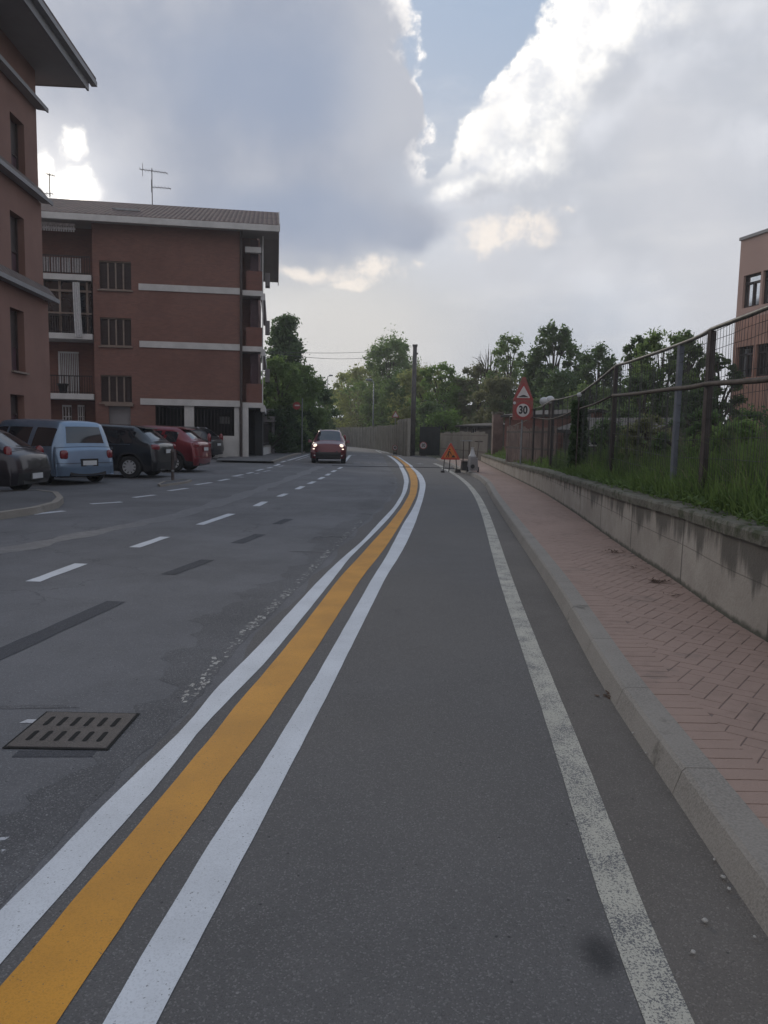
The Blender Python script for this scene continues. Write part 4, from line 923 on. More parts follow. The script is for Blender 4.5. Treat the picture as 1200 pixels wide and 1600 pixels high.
# roof
OV = .75; uO = F2.hit(433, 345)[0]+.1; e0, e1 = F2.P(uL-1, OV, zE), F2.P(uO, OV, zE); 
zEf = zE; mb = MB()
r0_, r1_ = F2.P(uL-1, -DEP/2, zR), F2.P(uO, -DEP/2, zR); b0_, b1_ = F2.P(uL-1, -DEP-OV, zE), F2.P(uO, -DEP-OV, zE)
th = np.array([0, 0, .14])
for q_ in ((e0, e1, r1_, r0_), (r0_, r1_, b1_, b0_)): 
    P = [np.array(v)+[0, 0, .22] for v in q_]; mb.add([v-th for v in P], [(3, 2, 1, 0)], 1); mb.add(P+[v-th for v in P], [(0, 1, 2, 3), (0, 4, 5, 1), (1, 5, 6, 2), (2, 6, 7, 3), (3, 7, 4, 0)])
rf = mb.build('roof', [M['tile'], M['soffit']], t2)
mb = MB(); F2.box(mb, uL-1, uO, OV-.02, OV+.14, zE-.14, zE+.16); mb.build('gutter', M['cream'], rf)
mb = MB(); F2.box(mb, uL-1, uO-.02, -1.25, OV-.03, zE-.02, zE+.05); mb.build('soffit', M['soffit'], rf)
mb = MB()
for a, b in ((e1, r1_), (r1_, b1_)):
    a, b = np.array(a), np.array(b); u_ = np.array([*(F2.d*.05), 0]); V = [a+[0, 0, -.12], b+[0, 0, -.12], b+u_+[0, 0, -.12], a+u_+[0, 0, -.12]]; mb.box8(V+[v+[0, 0, .40] for v in V])
mb.build('verge_board', M['cream'], rf)
mb = MB()
for a, b in ((165, 190), (180, 205)):
    pass
pz_ = .42; base_z = zE+.22+(zR-zE)*pz_; ww_ = OV-(OV+DEP/2)*pz_; uu = F2.hit(185, 331)[0]
F2.box(mb, uu-.75, uu+.55, ww_-.12, ww_+.02, base_z+.02, base_z+.07); F2.box(mb, uu-.5, uu+.75, ww_+.35, ww_+.5, base_z-.16, base_z-.10); mb.build('snow_guard', M['galv'], rf)

def antenna(px, py_top, py_bot, D, z0, label, arms):
    x = PD(px, py_bot, D)[0]; zt = PD(px, py_top, D)[2]; t = thing('tv_antenna', label, 'antenna', (x, D, z0))
    mb = MB(); mb.tube([(x, D, z0), (x, D, zt)], .028, 6); mb.build('mast', M['pipe'], t)
    for (h, l0, l1, n, tl) in arms:
        mb = MB(); zz = z0+(zt-z0)*h; mb.tube([(x-l0, D, zz+tl*l0), (x+l1, D, zz-tl*l1)], .018, 5)
        for i in range(n): xx = x-l0+(l0+l1)*(i+.5)/n; mb.tube([(xx, D-.3, zz-(xx-x)*tl), (xx, D+.3, zz-(xx-x)*tl)], .010, 4)
        if n > 5: mb.tube([(x-l0*.75, D, zz-.3), (x-l0*.75, D, zz+.42)], .014, 5)
        mb.build('antenna_arm', M['pipe'], t)
DR = F2.P(F2.hit(238, 320)[0], -DEP/2, 0)[1]
antenna(238, 263, 318, DR, zR+.2, 'tall tv antenna with two crossed arms on the middle of the brown tiled roof', [(.93, .72, .92, 9, .12), (.5, .05, 1.1, 6, .06)])
antenna(78, 271, 307, DR-2.2, zR-.1, 'small tv antenna by the roof ridge beside the left building, against the bright cloud', [(.95, .2, .3, 4, .2), (.15, .35, .2, 3, 0)])

# --- near building on the left
zc1 = 0; c1 = PD(63, 400, 25.0); A1 = math.radians(94.0); F1 = Fac((c1[0], c1[1]), A1)       # u runs away from the camera, w towards the street
if F1.n[0] < 0: F1.n = -F1.n
t1 = thing('left_building', 'brown plastered building cut off by the left edge, with ledges and a wide eave', 'building', (c1[0]-5, c1[1]-6, 0))
led = [F1.hit(59, 172)[1], F1.hit(66, 320)[1], F1.hit(70, 472)[1]]
zt1 = F1.hit(57, 112)[1]; LEN = 13.0
cols1 = [(17, 37), (-25, 0.5)]
floors = [[(135, 277)], [(308, 431)], [(463, 580)], [(617, 700)]]
seg = [(-.05, led[2]-.05, .20), (led[2]-.05, led[1]-.05, .07), (led[1]-.05, led[0]-.05, .0), (led[0]-.05, zt1, 0.)]
fl_y = [[(617, 668), (484, 580)], [(336, 431)], [(186, 276)], []]
for (z0, z1, w), fys in zip(seg, fl_y):
    holes = []
    Fw = Fac(F1.P(0, w, 0), A1); Fw.n = F1.n
    for ya, yb in fys:
        ua, ub = Fw.hit(17, (ya+yb)/2)[0], Fw.hit(38.5, (ya+yb)/2)[0]
        za, zc = Fw.hit(28, yb)[1], Fw.hit(28, ya)[1]
        for k in range(5): holes.append((ua-k*2.15, ub-k*2.15, za, zc))
    mb = MB(); Fw.wall(mb, -LEN, 0, z0, z1, holes, .28)
    mb.add([Fw.P(0, 0, z0), Fw.P(0, -10, z0), Fw.P(0, -10, z1), Fw.P(0, 0, z1)], [(0, 1, 2, 3)]); mb.add([Fw.P(-LEN, 0, z0), Fw.P(-LEN, -10, z0), Fw.P(-LEN, -10, z1), Fw.P(-LEN, 0, z1)], [(0, 1, 2, 3)])
    mb.add([Fw.P(-LEN, 0, z1), Fw.P(0, 0, z1), Fw.P(0, -.5, z1), Fw.P(-LEN, -.5, z1)], [(0, 1, 2, 3)])
    mb.build('wall', M['plaster'], t1)
    for a, b, c, d in holes:
        mb = MB(); Fw.box(mb, a, b, -.27, -.24, c, d); wo_ = mb.build('window', M['plum'], t1)
        mb = MB(); mid = c+(d-c)*.42; Fw.box(mb, a, b, -.24, -.20, mid-.03, mid+.03); Fw.box(mb, a, a+.07, -.24, -.20, c, d); Fw.box(mb, b-.07, b, -.24, -.20, c, d); Fw.box(mb, (a+b)/2-.025, (a+b)/2+.025, -.24, -.20, c, d); mb.build('frame', M['shutter'], wo_)
        mb = MB(); Fw.box(mb, a+.08, b-.08, -.24, -.23, mid+.04, d-.06); mb.build('blind', M['pipe'], wo_)
        mb = MB(); Fw.box(mb, a-.06, b+.06, -.02, .09, c-.06, c-.005); mb.build('sill', M['frame'], wo_)
for i, z in enumerate(led):
    w0 = seg[2-i][2]; pr_ = .28; mb = MB()   # pent ledge: tiled slope on the street side, wrapping the corner
    A_ = [F1.P(-LEN, w0, z+.42), F1.P(.06, w0, z+.42), F1.P(.16, w0+pr_, z+.06), F1.P(-LEN, w0+pr_, z+.06)]
    B_ = [F1.P(-LEN, w0, z-.02), F1.P(.06, w0, z-.02), F1.P(.16, w0+pr_, z-.02), F1.P(-LEN, w0+pr_, z-.02)]
    mb.add(A_+B_, [(0, 1, 2, 3), (3, 2, 6, 7), (1, 5, 6, 2), (0, 3, 7, 4)]); mb.add(B_, [(3, 2, 1, 0)], 1)
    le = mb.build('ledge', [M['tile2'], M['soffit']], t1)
    mb = MB(); F1.box(mb, -LEN, .17, w0+pr_, w0+pr_+.05, z-.06, z+.07); mb.build('ledge_edge', M['fascia'], le)
zO = zt1-.02
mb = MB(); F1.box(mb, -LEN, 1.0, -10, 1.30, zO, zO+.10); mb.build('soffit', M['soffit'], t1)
mb = MB(); F1.box(mb, -LEN, 1.02, 1.30, 1.36, zO-.12, zO+.26); F1.box(mb, 1.0, 1.06, -10, 1.30, zO-.02, zO+.26); e_ = mb.build('eave_board', M['fascia'], t1)
mb = MB(); F1.box(mb, -LEN, 1.3, 1.36, 1.55, zO+.14, zO+.30); mb.build('eave_gutter', M['fascia'], e_)
mb = MB(); a = [F1.P(-LEN, 1.5, zO+.3), F1.P(1.35, 1.5, zO+.3), F1.P(1.35, -4, zO+2.2), F1.P(-LEN, -4, zO+2.2)]; mb.prism(a, (0, 0, .15)); mb.build('roof', M['tile'], t1)

# --- tall building on the right
cR = PD(1151, 480, 36.0); AR = math.radians(-74); F3 = Fac((cR[0], cR[1]), AR)
if np.dot(F3.n, -F3.p) < 0: F3.n = -F3.n
t3 = thing('right_building', 'three-storey pinkish brown building with paired windows rising behind the fence at the right edge', 'building', (cR[0]+3, cR[1]-4, 0))
z3 = F3.hit(1156, 377)[1]
zsplit = F3.hit(1150, 500)[1]; holes = []; hl = []
u_a, u_b = F3.hit(1161, 450)[0], F3.hit(1187.5, 450)[0]; pitch = F3.hit(1191, 450)[0]-u_a
zu = (F3.hit(1175, 479)[1], F3.hit(1175, 428)[1]); zl_ = (F3.hit(1166, 590)[1], F3.hit(1166, 541)[1]); zz_ = (.3, 1.7)
for k in range(8):
    a = u_a+k*pitch; b = a+(u_b-u_a); holes.append((a, b, *zu)); hl.append((a-.1, b-.1, *zl_)); hl.append((a-.1, b-.1, *zz_))
mb = MB(); F3.wall(mb, 0, 24, zsplit, z3, holes, .25); mb.add([F3.P(0, 0, -1), F3.P(0, -14, -1), F3.P(0, -14, z3), F3.P(0, 0, z3)], [(0, 1, 2, 3)]); mb.build('upper_wall', M['pink'], t3)
mb = MB(); F3.wall(mb, .02, 24, -.1, zsplit, hl, .25, w=.04); mb.build('lower_wall', M['cladding'], t3)
mb = MB(); F3.box(mb, -.05, 24, -14, .07, z3, z3+.14); mb.build('roof_edge', M['fascia'], t3)
for gi, (hs, mt_) in enumerate(((holes, 'sglass'), (hl, 'glass'))):
    for a, b, c, d in hs:
        mb = MB(); F3.box(mb, a, b, -.22, -.20, c, d); g_ = mb.build('window', M[mt_], t3)
        mb = MB(); mid = (a+b)/2; F3.box(mb, a, a+.09, -.20, -.13, c, d); F3.box(mb, b-.09, b, -.20, -.13, c, d); F3.box(mb, mid-.05, mid+.05, -.20, -.13, c, c+(d-c)*.72); F3.box(mb, a, b, -.20, -.12, c+(d-c)*.72, c+(d-c)*.78); F3.box(mb, a, b, -.20, -.13, c, c+.08); F3.box(mb, a, b, -.20, -.13, d-.08, d); mb.build('frame', M['pipe'], g_)

# --- low buildings and boards behind the fence
def lowbuilding(name, label, cat, x0, x1, ytop, D0, D1, walls, roofm, pitched=0., over=.2, wins_=(), zw=None):
    a = PD(x0, 680, D0); b = PD(x1, 680, D1); z = PD((x0+x1)/2, ytop, (D0+D1)/2)[2]; ang = math.atan2(b[1]-a[1], b[0]-a[0]); Fc = Fac((a[0], a[1]), ang)
    L = math.hypot(b[0]-a[0], b[1]-a[1]); t = thing(name, label, cat, (a[0]+1, a[1]+1, 0)); mb = MB(); Fc.wall(mb, 0, L, -.1, z, list(wins_), .15)
    for u in (0, L): mb.add([Fc.P(u, 0, -.1), Fc.P(u, -5, -.1), Fc.P(u, -5, z), Fc.P(u, -2.5, z+pitched), Fc.P(u, 0, z)], [(0, 1, 2, 3, 4)])
    mb.add([Fc.P(0, -5, -.1), Fc.P(L, -5, -.1), Fc.P(L, -5, z), Fc.P(0, -5, z)], [(0, 1, 2, 3)]); mb.build('wall', M[walls], t)
    mb = MB(); 
    for q_ in (((-over, over), (L+over, over), (L+over, -2.5), (-over, -2.5)), ((-over, -2.5), (L+over, -2.5), (L+over, -5-over), (-over, -5-over))):
        P = [np.array(Fc.P(u, w, z+pitched*(1-abs(w+2.5)/2.5)+.02)) for u, w in q_]; mb.add(P+[v+[0, 0, .12] for v in P], [(3, 2, 1, 0), (4, 5, 6, 7), (0, 1, 5, 4), (1, 2, 6, 5), (2, 3, 7, 6), (3, 0, 4, 7)])
    mb.build('roof', M[roofm], t)
    for w in wins_:
        mb = MB(); Fc.box(mb, w[0], w[1], -.14, -.12, w[2], w[3]); wo_ = mb.build('window', M['wframe'], t); mb = MB(); k = 3
        for i in range(k): Fc.box(mb, w[0]+.05+(w[1]-w[0])*i/k, w[0]+(w[1]-w[0])*(i+1)/k-.03, -.12, -.10, w[2]+.06, w[3]-.06)
        mb.build('pane', M['glass'], wo_)
    return Fc, L, z, t
lowbuilding('brick_outbuilding', 'low red brick outbuilding behind the speed sign with a flat roof', 'building', 788, 872, 652, 36, 33, 'brickd', 'shedroof', .3, .15, [(4.2, 5.4, 1.9, 2.5)])
lowbuilding('long_shed', 'long grey shed with small white windows seen through the fence right of the ivy post', 'shed', 880, 1012, 676, 27, 25, 'shed', 'shedroof', .45, .3, [(.4, 1.3, 1.2, 1.6), (1.7, 2.1, 1.1, 1.6)])
lowbuilding('far_white_windowed_hut', 'low grey hut with a strip of white windows left of the speed sign', 'shed', 718, 768, 668, 47, 45, 'shed', 'shedroof', .2, .2, [(.5, .75, 1.2, 2.0), (1.0, 1.5, 1.2, 2.0)])
# brick gate pier with a sloping old pipe near the hut
a = PD(776, 700, 38.); mb = MB(); mb.box((a[0], 38., 1.3), (.5, .5, 2.6)); t = thing('brick_pier', 'reddish brick pier beside the hut, left of the speed sign', 'pier', (a[0], 38, 0)); mb.build('shaft', M['wood'], t)
mb = MB(); mb.box((a[0], 38., 2.66), (.58, .58, .12)); mb.build('cap', M['coping'], t)
# board fence
def boards(name, label, pts, h0, h1, w, gapp, mt, posts=True, jit=.06, dz=BZ):
    t = thing(name, label, 'fence', (pts[0][0], pts[0][1], 0)); mb = MB()
    for a, b in zip(pts, pts[1:]):
        a, b = np.array(a), np.array(b); L = np.linalg.norm(b-a); d = (b-a)/L; ang = math.atan2(d[1], d[0]); u = 0
        while u < L:
            c = a+d*(u+w/2); h = random.uniform(h0, h1); mb.box((c[0], c[1], dz-.1+h/2), (w, .025, h), ang+random.uniform(-.03, .03)); u += w+gapp*random.uniform(.7, 1.4)
    mb.build('boards', M[mt], t)
    mb = MB()
    for a, b in zip(pts, pts[1:]):
        a, b = np.array(a), np.array(b); c = (a+b)/2; L = np.linalg.norm(b-a); ang = math.atan2(b[1]-a[1], b[0]-a[0])
        for hh in (.5, h0-.2): mb.box((c[0], c[1]+.05, dz+hh), (L, .05, .07), ang)
    mb.build('rail', M['rust'], t); return t
q1 = PD(1022, 680, 15.5); q2 = PD(1110, 680, 12.5); q3 = PD(1250, 680, 11.)
boards('board_fence', 'weathered purple-brown board fence across the overgrown plot behind the wire fence', [q1[:2], q2[:2], q3[:2]], .95, 1.15, .10, .035, 'wood')
q1 = PD(845, 680, 24.); q2 = PD(800, 680, 27); 
boards('plank_screen', 'dark reddish plank screen standing below the speed sign behind the wire fence', [PD(792, 680, 27.)[:2], PD(868, 680, 23.)[:2]], 1.25, 1.4, .16, .03, 'wood')
# tarp covered stack
c = PD(1048, 690, 14.5); mb = MB(); mb.lathe((c[0], c[1], BZ), [(.42, 0), (.45, .35), (.40, .62), (.22, .78), (.001, .82)], 9); mb.v = [(v[0]+random.uniform(-.05, .05), v[1]+random.uniform(-.05, .05), v[2]+random.uniform(-.03, .03)) for v in mb.v]
tag(mb.build('covered_stack', M['tarp']), 'blue tarpaulin covered heap in the overgrown plot, left of the grey post', 'tarpaulin')
# globe lamps
for px, lb, r_ in ((850, 'left-hand white globe lamp above the plank screen', .14), (859.5, 'right-hand white globe lamp above the plank screen', .14)):
    c = PD(px, 627 if px < 855 else 625, 23.); t = thing('globe_lamp', lb, 'lamp', (c[0], c[1], 0), 0, 'globe lamps behind the fence')
    mb = MB(); mb.tube([(c[0], c[1], 0), (c[0], c[1], c[2]-.1)], .035, 8); mb.lathe((c[0], c[1], c[2]-.12), [(.0, 0), (.07, 0), (.07, .05), (0, .05)], 10); mb.build('post', M['pipe'], t)
    mb = MB(); mb.lathe(tuple(c), [(r_*math.sin(math.pi*i/8)+.0001, -r_*math.cos(math.pi*i/8)*.9) for i in range(9)], 14); mb.build('globe', M['globe'], t, smooth=True)
for px, py, lb in ((906, 614, 'small round white lamp on a thin post by the ivy post'),):
    c = PD(px-1, py+3, 15.5); t = thing('globe_lamp', lb, 'lamp', (c[0], c[1], BZ)); mb = MB(); mb.tube([(c[0], c[1], BZ), (c[0], c[1], c[2])], .014, 8); mb.build('post', M['pipe'], t)
    mb = MB(); mb.lathe(tuple(c), [(.05*math.sin(math.pi*i/6)+.0001, -.05*math.cos(math.pi*i/6)) for i in range(7)], 10); mb.build('globe', M['globe'], t, smooth=True)

# --- far concrete slab fence, gate, left garden wall
t = thing('slab_fence', 'long weathered concrete slab fence with vertical ribs along the far right side of the road', 'fence', (ct(60), 60, 0))
mb = MB(); ribs = MB(); Yc = list(np.arange(48.5, 112, 1.3)); hts = []
for y, y2 in zip(Yc, Yc[1:]):
    a = np.array([ct(y), y]); b = np.array([ct(y2), y2]); h = 2.15+random.uniform(-.05, .05) if y > 54 else 2.5; c = (a+b)/2; L = np.linalg.norm(b-a); ang = math.atan2(b[1]-a[1], b[0]-a[0])
    mb.box((c[0]+.1, c[1], h/2-.05), (L, .08, h), ang); ribs.box((a[0]+.03, a[1], h/2+.01), (.16, .16, h+.06), ang); ribs.box((c[0]+.04, c[1], h/2-.03), (.10, .12, h), ang)
mb.build('slabs', M['slab'], t); ribs.build('ribs', M['slabrib'], t)
a = PD(655, 690, 54.); b = PD(688, 690, 52.); c = (a+b)/2; t = thing('metal_gate', 'dark closed gate under overhanging trees behind the round speed sign', 'gate', (c[0], c[1], 0))
mb = MB(); mb.box((c[0], c[1], 1.05), (b[0]-a[0], .06, 2.0), -.5*0); mb.build('leaf_panel', M['gate'], t)
mb = MB(); 
for x in np.linspace(a[0], b[0], 6): mb.box((x, c[1]-.08, 1.1), (.06, .06, 2.15))
mb.build('gate_post', M['gate'], t)
# brown fence continuing right of the gate to the hut
boards('brown_fence', 'dull brown panel fence between the dark gate and the hut', [PD(688, 690, 50.)[:2], PD(760, 690, 40.)[:2]], 1.6, 1.75, .5, .02, 'shed', dz=.1)

gl = [G(406, 716)[:2], G(440, 706)[:2], G(472, 701)[:2], G(487, 693)[:2]]
t = thing('garden_wall', 'low pale garden wall with a dark iron fence on top along the left pavement', 'wall', (*gl[0], 0)); mb = MB(); mp_ = MB(); cp_ = MB()
for a, b in zip(gl, gl[1:]):
    a, b = np.array(a), np.array(b); c = (a+b)/2; L = np.linalg.norm(b-a); ang = math.atan2(*(b-a)[::-1]); mb.box((c[0], c[1], .3), (L, .2, .6), ang); cp_.box((c[0], c[1], .63), (L, .28, .07), ang)
    n = int(L/.14)
    for i in range(n): q_ = a+(b-a)*i/n; mp_.box((q_[0], q_[1], 1.35), (.03, .03, 1.4), ang)
    for h in (.8, 2.0): mp_.box((c[0], c[1], h), (L, .05, .05), ang)
mb.build('plinth', M['cream'], t); cp_.build('coping', M['kerb'], t); mp_.build('iron_fence', M['rail'], t)
mb = MB(); hb = [(x-.75, y) for x, y in gl]
for px, w_, h_ in ((405, .35, 2.6),):
    g = G(px, 716); t = thing('gate_pillar', 'dark gate pillar with a pointed cap between the brick block and the garden wall', 'pillar', (g[0], g[1], 0)); mb = MB(); mb.box((g[0], g[1], 1.25), (.4, .4, 2.5)); mb.build('shaft', M['plastic'], t)
    mb = MB(); mb.lathe((g[0], g[1], 2.5), [(.3, 0), (.3, .1), (.12, .25), (.12, .3), (.16, .38), (.0, .5)], 10); mb.build('cap', M['plastic'], t)
# pale name board and far white fascia behind the pillar (a small porch)
c = PD(412, 655, 47.); t = thing('porch', 'small pale flat-roofed porch behind the dark gate pillar', 'porch', (c[0], c[1], 0)); mb = MB(); mb.box((c[0], c[1], c[2]), (1.55, 1.5, .35)); mb.box((c[0]+.1, c[1]+.2, c[2]+.5), (.9, .9, .3)); mb.build('roof', M['garage'], t)
mb = MB()
for dx in (-.6, .6): mb.box((c[0]+dx, c[1], c[2]/2-.1), (.16, .16, c[2]-.2))
mb.build('post', M['garage'], t)
mb = MB(); mb.box((c[0]-.1, c[1]+.8, c[2]/2-.1), (1.4, .06, c[2]-.2)); mb.build('back_wall', M['dark'], t)
# left pavement with its kerb
PV = Curve([(395, 737), (430, 725), (455, 715), (480, 707), (500, 700), (530, 692)])
strip('left_pavement', lambda y: PV(y)-2.6-.06*max(0, y-33), lambda y: PV(y)-.1, 34, 100, .0, M['pav'])
P_ = [o for o in C.objects if o.name == 'left_pavement'][0]; P_.location.z = .10
mb = MB(); Y = ys(34, 100); vs = []
for y in Y: x = PV(y); z_ = gz(y); vs += [(x, y, z_), (x-.01, y, z_+.11), (x-.13, y, z_+.11), (x-.13, y, z_)]
mb.add(vs, [(4*i+j, 4*i+j+1, 4*i+j+5, 4*i+j+4) for i in range(len(Y)-1) for j in range(3)]); struct(mb.build('left_kerb', M['kerb'], base=False))
mb = MB(); a = [G(338, 722), G(392, 722.5), G(402, 714.5), G(345, 714)]; mb.prism([(p[0], p[1], 0.004) for p in a], (0, 0, .1)); struct(mb.build('forecourt_step', M['pav'], base=False))

# ------------------------------------------------------------------ signs, poles, wires
def disc(mb, c, r, y, d=.01, n=32, k=0): mb.prism([(c[0]+r*math.cos(2*math.pi*i/n), y, c[1]+r*math.sin(2*math.pi*i/n)) for i in range(n)], (0, d, 0), k)
def tri(mb, c, s, y, d=.01, k=0, rnd=.12):   # upright triangle, side s, centre of base c, corners clipped
    h = s*math.sqrt(3)/2; V = [np.array([c[0]-s/2, c[1]]), np.array([c[0]+s/2, c[1]]), np.array([c[0], c[1]+h])]; P = []
    for i in range(3):
        a, b, d_ = V[i], V[i-1], V[(i+1) % 3]; r_ = rnd*s*.5
        P += [a+(b-a)/s*r_, a+((b-a)+(d_-a))/s*r_*.33, a+(d_-a)/s*r_]
    mb.prism([(p[0], y, p[1]) for p in P], (0, d, 0), k)
# hump + 30 sign
D = 21.6; g = G(814, 749.5, KH); x, yS = g[0], g[1]
bb = PD(818, 656, yS)[2]; tp = PD(818, 589, yS)[2]; H_ = tp-bb; W_ = .64; xs = PD(817.5, 625, yS)[0]
t = thing('speed_limit_sign', 'red-backed road sign with a hump warning triangle over a round 30 limit', 'road sign', (xs, yS, 0))
mb = MB(); mb.tube([(xs, yS+.06, 0), (xs, yS+.06, tp-.1)], .03, 10); mb.build('pole', M['galv'], t)
zsq = bb+W_*.98
mb = MB(); mb.prism([(xs-W_/2, yS, bb), (xs+W_/2, yS, bb), (xs+W_/2, yS, zsq), (xs+.05, yS, tp), (xs-.05, yS, tp), (xs-W_/2, yS, zsq)], (0, .012, 0)); mb.build('backing_board', M['signboard'], t)
mb = MB(); disc(mb, (xs+.005, bb+.30), .275, yS-.010); mb.build('red_ring', M['signred'], t)
mb = MB(); disc(mb, (xs+.005, bb+.30), .205, yS-.016, .006); mb.build('white_disc', M['signwhite'], t)
text_obj('number', '30', .34, M['black'], t, (0.005, -.020, bb+.30), .82, .012)
mb = MB(); tri(mb, (xs, zsq-.005), .66, yS-.010); mb.build('red_triangle', M['signred'], t)
mb = MB(); tri(mb, (xs, zsq+.06), .44, yS-.016, .006); mb.build('white_triangle', M['signwhite'], t)
mb = MB(); P = [(xs-.15, zsq+.085), (xs+.15, zsq+.085), (xs+.15, zsq+.10)]+[(xs+.15-.30*i/12, zsq+.10+.055*math.sin(math.pi*i/12)**1.5) for i in range(1, 12)]+[(xs-.15, zsq+.10)]
mb.prism([(a, yS-.020, b) for a, b in P], (0, .004, 0)); mb.build('hump_symbol', M['black'], t)
mb = MB(); c = PD(804, 629.5, yS-.02); mb.lathe((c[0], yS-.014, c[2]), [(.0, 0), (.045, 0), (.045, -.008), (0, -.01)], 14, 'Y'); mb.build('glint_disc', M['globe'], t)  # pale disc painted in place of a bright reflection on the board

# road works sign on its stand
g = G(703, 738.5); y = g[1]; x = g[0]; w_ = .80; zb_ = .52
t = thing('road_works_sign', 'orange triangular road works sign on a dark stand at the lane edge', 'road sign', (x, y, 0))
mb = MB(); tri(mb, (x, zb_), w_, y, .02); mb.build('sign_plate', M['signred2'], t)
mb = MB(); tri(mb, (x, zb_+.075), w_*.70, y-.005, .004, rnd=.08); mb.build('orange_field', M['orangesign'], t)
mb = MB(); disc(mb, (x-.035, zb_+.40), .032, y-.010, .004, 12)          # digging figure and heap
def pl(pts, r): mb.tube([(x+a, y-.008, zb_+b) for a, b in pts], r, 5)
pl([(-.06, .35), (-.10, .23)], .028); pl([(-.10, .23), (-.06, .16), (-.07, .10)], .018); pl([(-.10, .23), (-.14, .16), (-.16, .10)], .018); pl([(-.06, .34), (.01, .28), (.03, .22)], .014); pl([(-.03, .30), (.09, .13)], .009)
mb.prism([(x+.04, y-.010, zb_+.09), (x+.20, y-.010, zb_+.09), (x+.16, y-.010, zb_+.15), (x+.12, y-.010, zb_+.19), (x+.08, y-.010, zb_+.15)], (0, .004, 0)); mb.build('digging_figure', M['black'], t)
for dx, dy in ((-.26, -.05), (.26, -.05)):
    mb = MB(); mb.tube([(x+dx*.85, y+.03, zb_+.1), (x+dx*1.08, y+dy-.05, .0)], .018, 6); mb.build('leg', M['plastic'], t)
mb = MB(); mb.tube([(x, y+.03, zb_+.1), (x, y+.5, 0)], .018, 6); mb.tube([(x-.25, y-.03, .16), (x+.25, y-.03, .16)], .012, 6); mb.build('brace', M['plastic'], t)
mb = MB(); mb.box((x+.32, y+.1, .07), (.22, .16, .14), .2, cut=.02); mb.box((x-.30, y-.05, .04), (.14, .2, .08), .1, cut=.01); mb.build('ballast_block', M['plastic'], t)

# low round 30 sign on its stand and the small far one
def round_sign(px, pyc, pyb, r, txt, label, name='speed_limit_sign'):
    g = G(px, pyb); y = g[1]; zc = PD(px, pyc, y)[2]; x = g[0]; t = thing(name, label, 'road sign', (x, y, gz(y)))
    mb = MB(); disc(mb, (x, zc), r, y, .012, 28); mb.build('red_ring', M['signred'], t); mb = MB(); disc(mb, (x, zc), r*.80, y-.006, .005, 28); mb.build('white_disc', M['signwhite'], t)
    text_obj('number', txt, r*1.15, M['black'], t, (0, -.012, zc-gz(y)), .85, .01)
    mb = MB(); mb.box((x, y+.04, .10), (r*1.5, .3, .14), cut=.02); mb.box((x-r*.5, y+.03, zc/2), (.03, .03, zc)); mb.box((x+r*.5, y+.03, zc/2), (.03, .03, zc)); mb.build('stand', M['plastic'], t)
round_sign(661, 696, 713, .26, '30', 'round red-ringed 30 speed sign on a low stand in front of the dark gate')
round_sign(617, 699.5, 710.5, .20, '40', 'smaller round speed sign on a low stand, furthest left, before the concrete slab fence')
# little upper triangle sign far right of lamp
def small_tri(px, py, D_, label):
    c = PD(px, py, D_); t = thing('warning_sign', label, 'road sign', (c[0], D_, 0)); mb = MB(); mb.tube([(c[0], D_+.05, 0), (c[0], D_+.05, c[2]+.3)], .03, 6); mb.build('pole', M['galv'], t)
    mb = MB(); tri(mb, (c[0], c[2]-.3), .7, D_, .01); mb.build('sign_plate', M['signred'], t); mb = MB(); tri(mb, (c[0], c[2]-.22), .45, D_-.006, .004); mb.build('white_triangle', M['signwhite'], t)
small_tri(618, 647, 66., 'small far warning triangle on a thin pole before the yellow-green trees')
# no entry sign
c = PD(463.5, 634, 47.); y = 47.; t = thing('no_entry_sign', 'round red no entry sign with a white bar in front of the dark green hedge', 'road sign', (c[0], y, 0))
xp = PD(472, 660, 47.)[0]
mb = MB(); mb.tube([(xp, y+.05, 0), (xp, y+.05, c[2]+.5)], .035, 8); mb.tube([(xp, y+.04, c[2]), (c[0], y+.04, c[2])], .02, 6); mb.build('pole', M['lamp'], t)
mb = MB(); disc(mb, (c[0], c[2]), .24, y, .012); mb.build('red_disc', M['signred'], t); mb = MB(); mb.box((c[0]+.03, y-.008, c[2]+.02), (.30, .006, .085)); mb.build('white_bar', M['signwhite'], t)

# walk-behind machine and trestle on the pavement edge
g = G(739, 737.5, KH); x, y = g[0], g[1]; t = thing('line_marking_machine', 'pale walk-behind machine with a cone-shaped hopper beyond the orange sign', 'machine', (x, y, KH))
mb = MB(); mb.box((x-.02, y, KH+.30), (.34, .5, .48), .1, cut=.03); mb.build('tank', M['garage'], t, bevel=.02)
mb = MB(); mb.lathe((x-.04, y, KH+.55), [(.02, 0), (.15, 0), (.15, .05), (.10, .12), (.055, .30), (.05, .36), (.07, .38), (0, .38)], 14); mb.build('hopper', M['globe'], t, smooth=True)
mb = MB(); mb.lathe((x-.05, y-.28, KH+.22), [(0, -.02), (.07, -.02), (.08, 0), (.07, .02), (0, .02)], 14, 'Y'); mb.build('dial', M['plastic'], t)
for dx in (-.2, .2): mb = MB(); mb.lathe((x+dx, y+.1, KH+.10), [(0, -.03), (.1, -.03), (.1, .03), (0, .03)], 14, 'X'); mb.build('wheel', M['tyre'], t)
mb = MB(); mb.tube([(x+.15, y+.2, KH+.5), (x+.25, y+.5, KH+1.15), (x+.25, y+.55, KH+1.15)], .02, 6); mb.tube([(x+.1, y+.55, KH+1.15), (x+.4, y+.55, KH+1.15)], .02, 6); mb.build('handle', M['pipe'], t)
g = G(728, 735, KH); x, y = g[0], g[1]; t = thing('trestle', 'metal trestle with a flat top bar on two posts beside the pale machine', 'trestle', (x, y+1.2, KH))
mb = MB(); mb.box((x+.12, y+1.2, 1.28), (.48, .12, .04)); mb.build('top_bar', M['galv'], t)
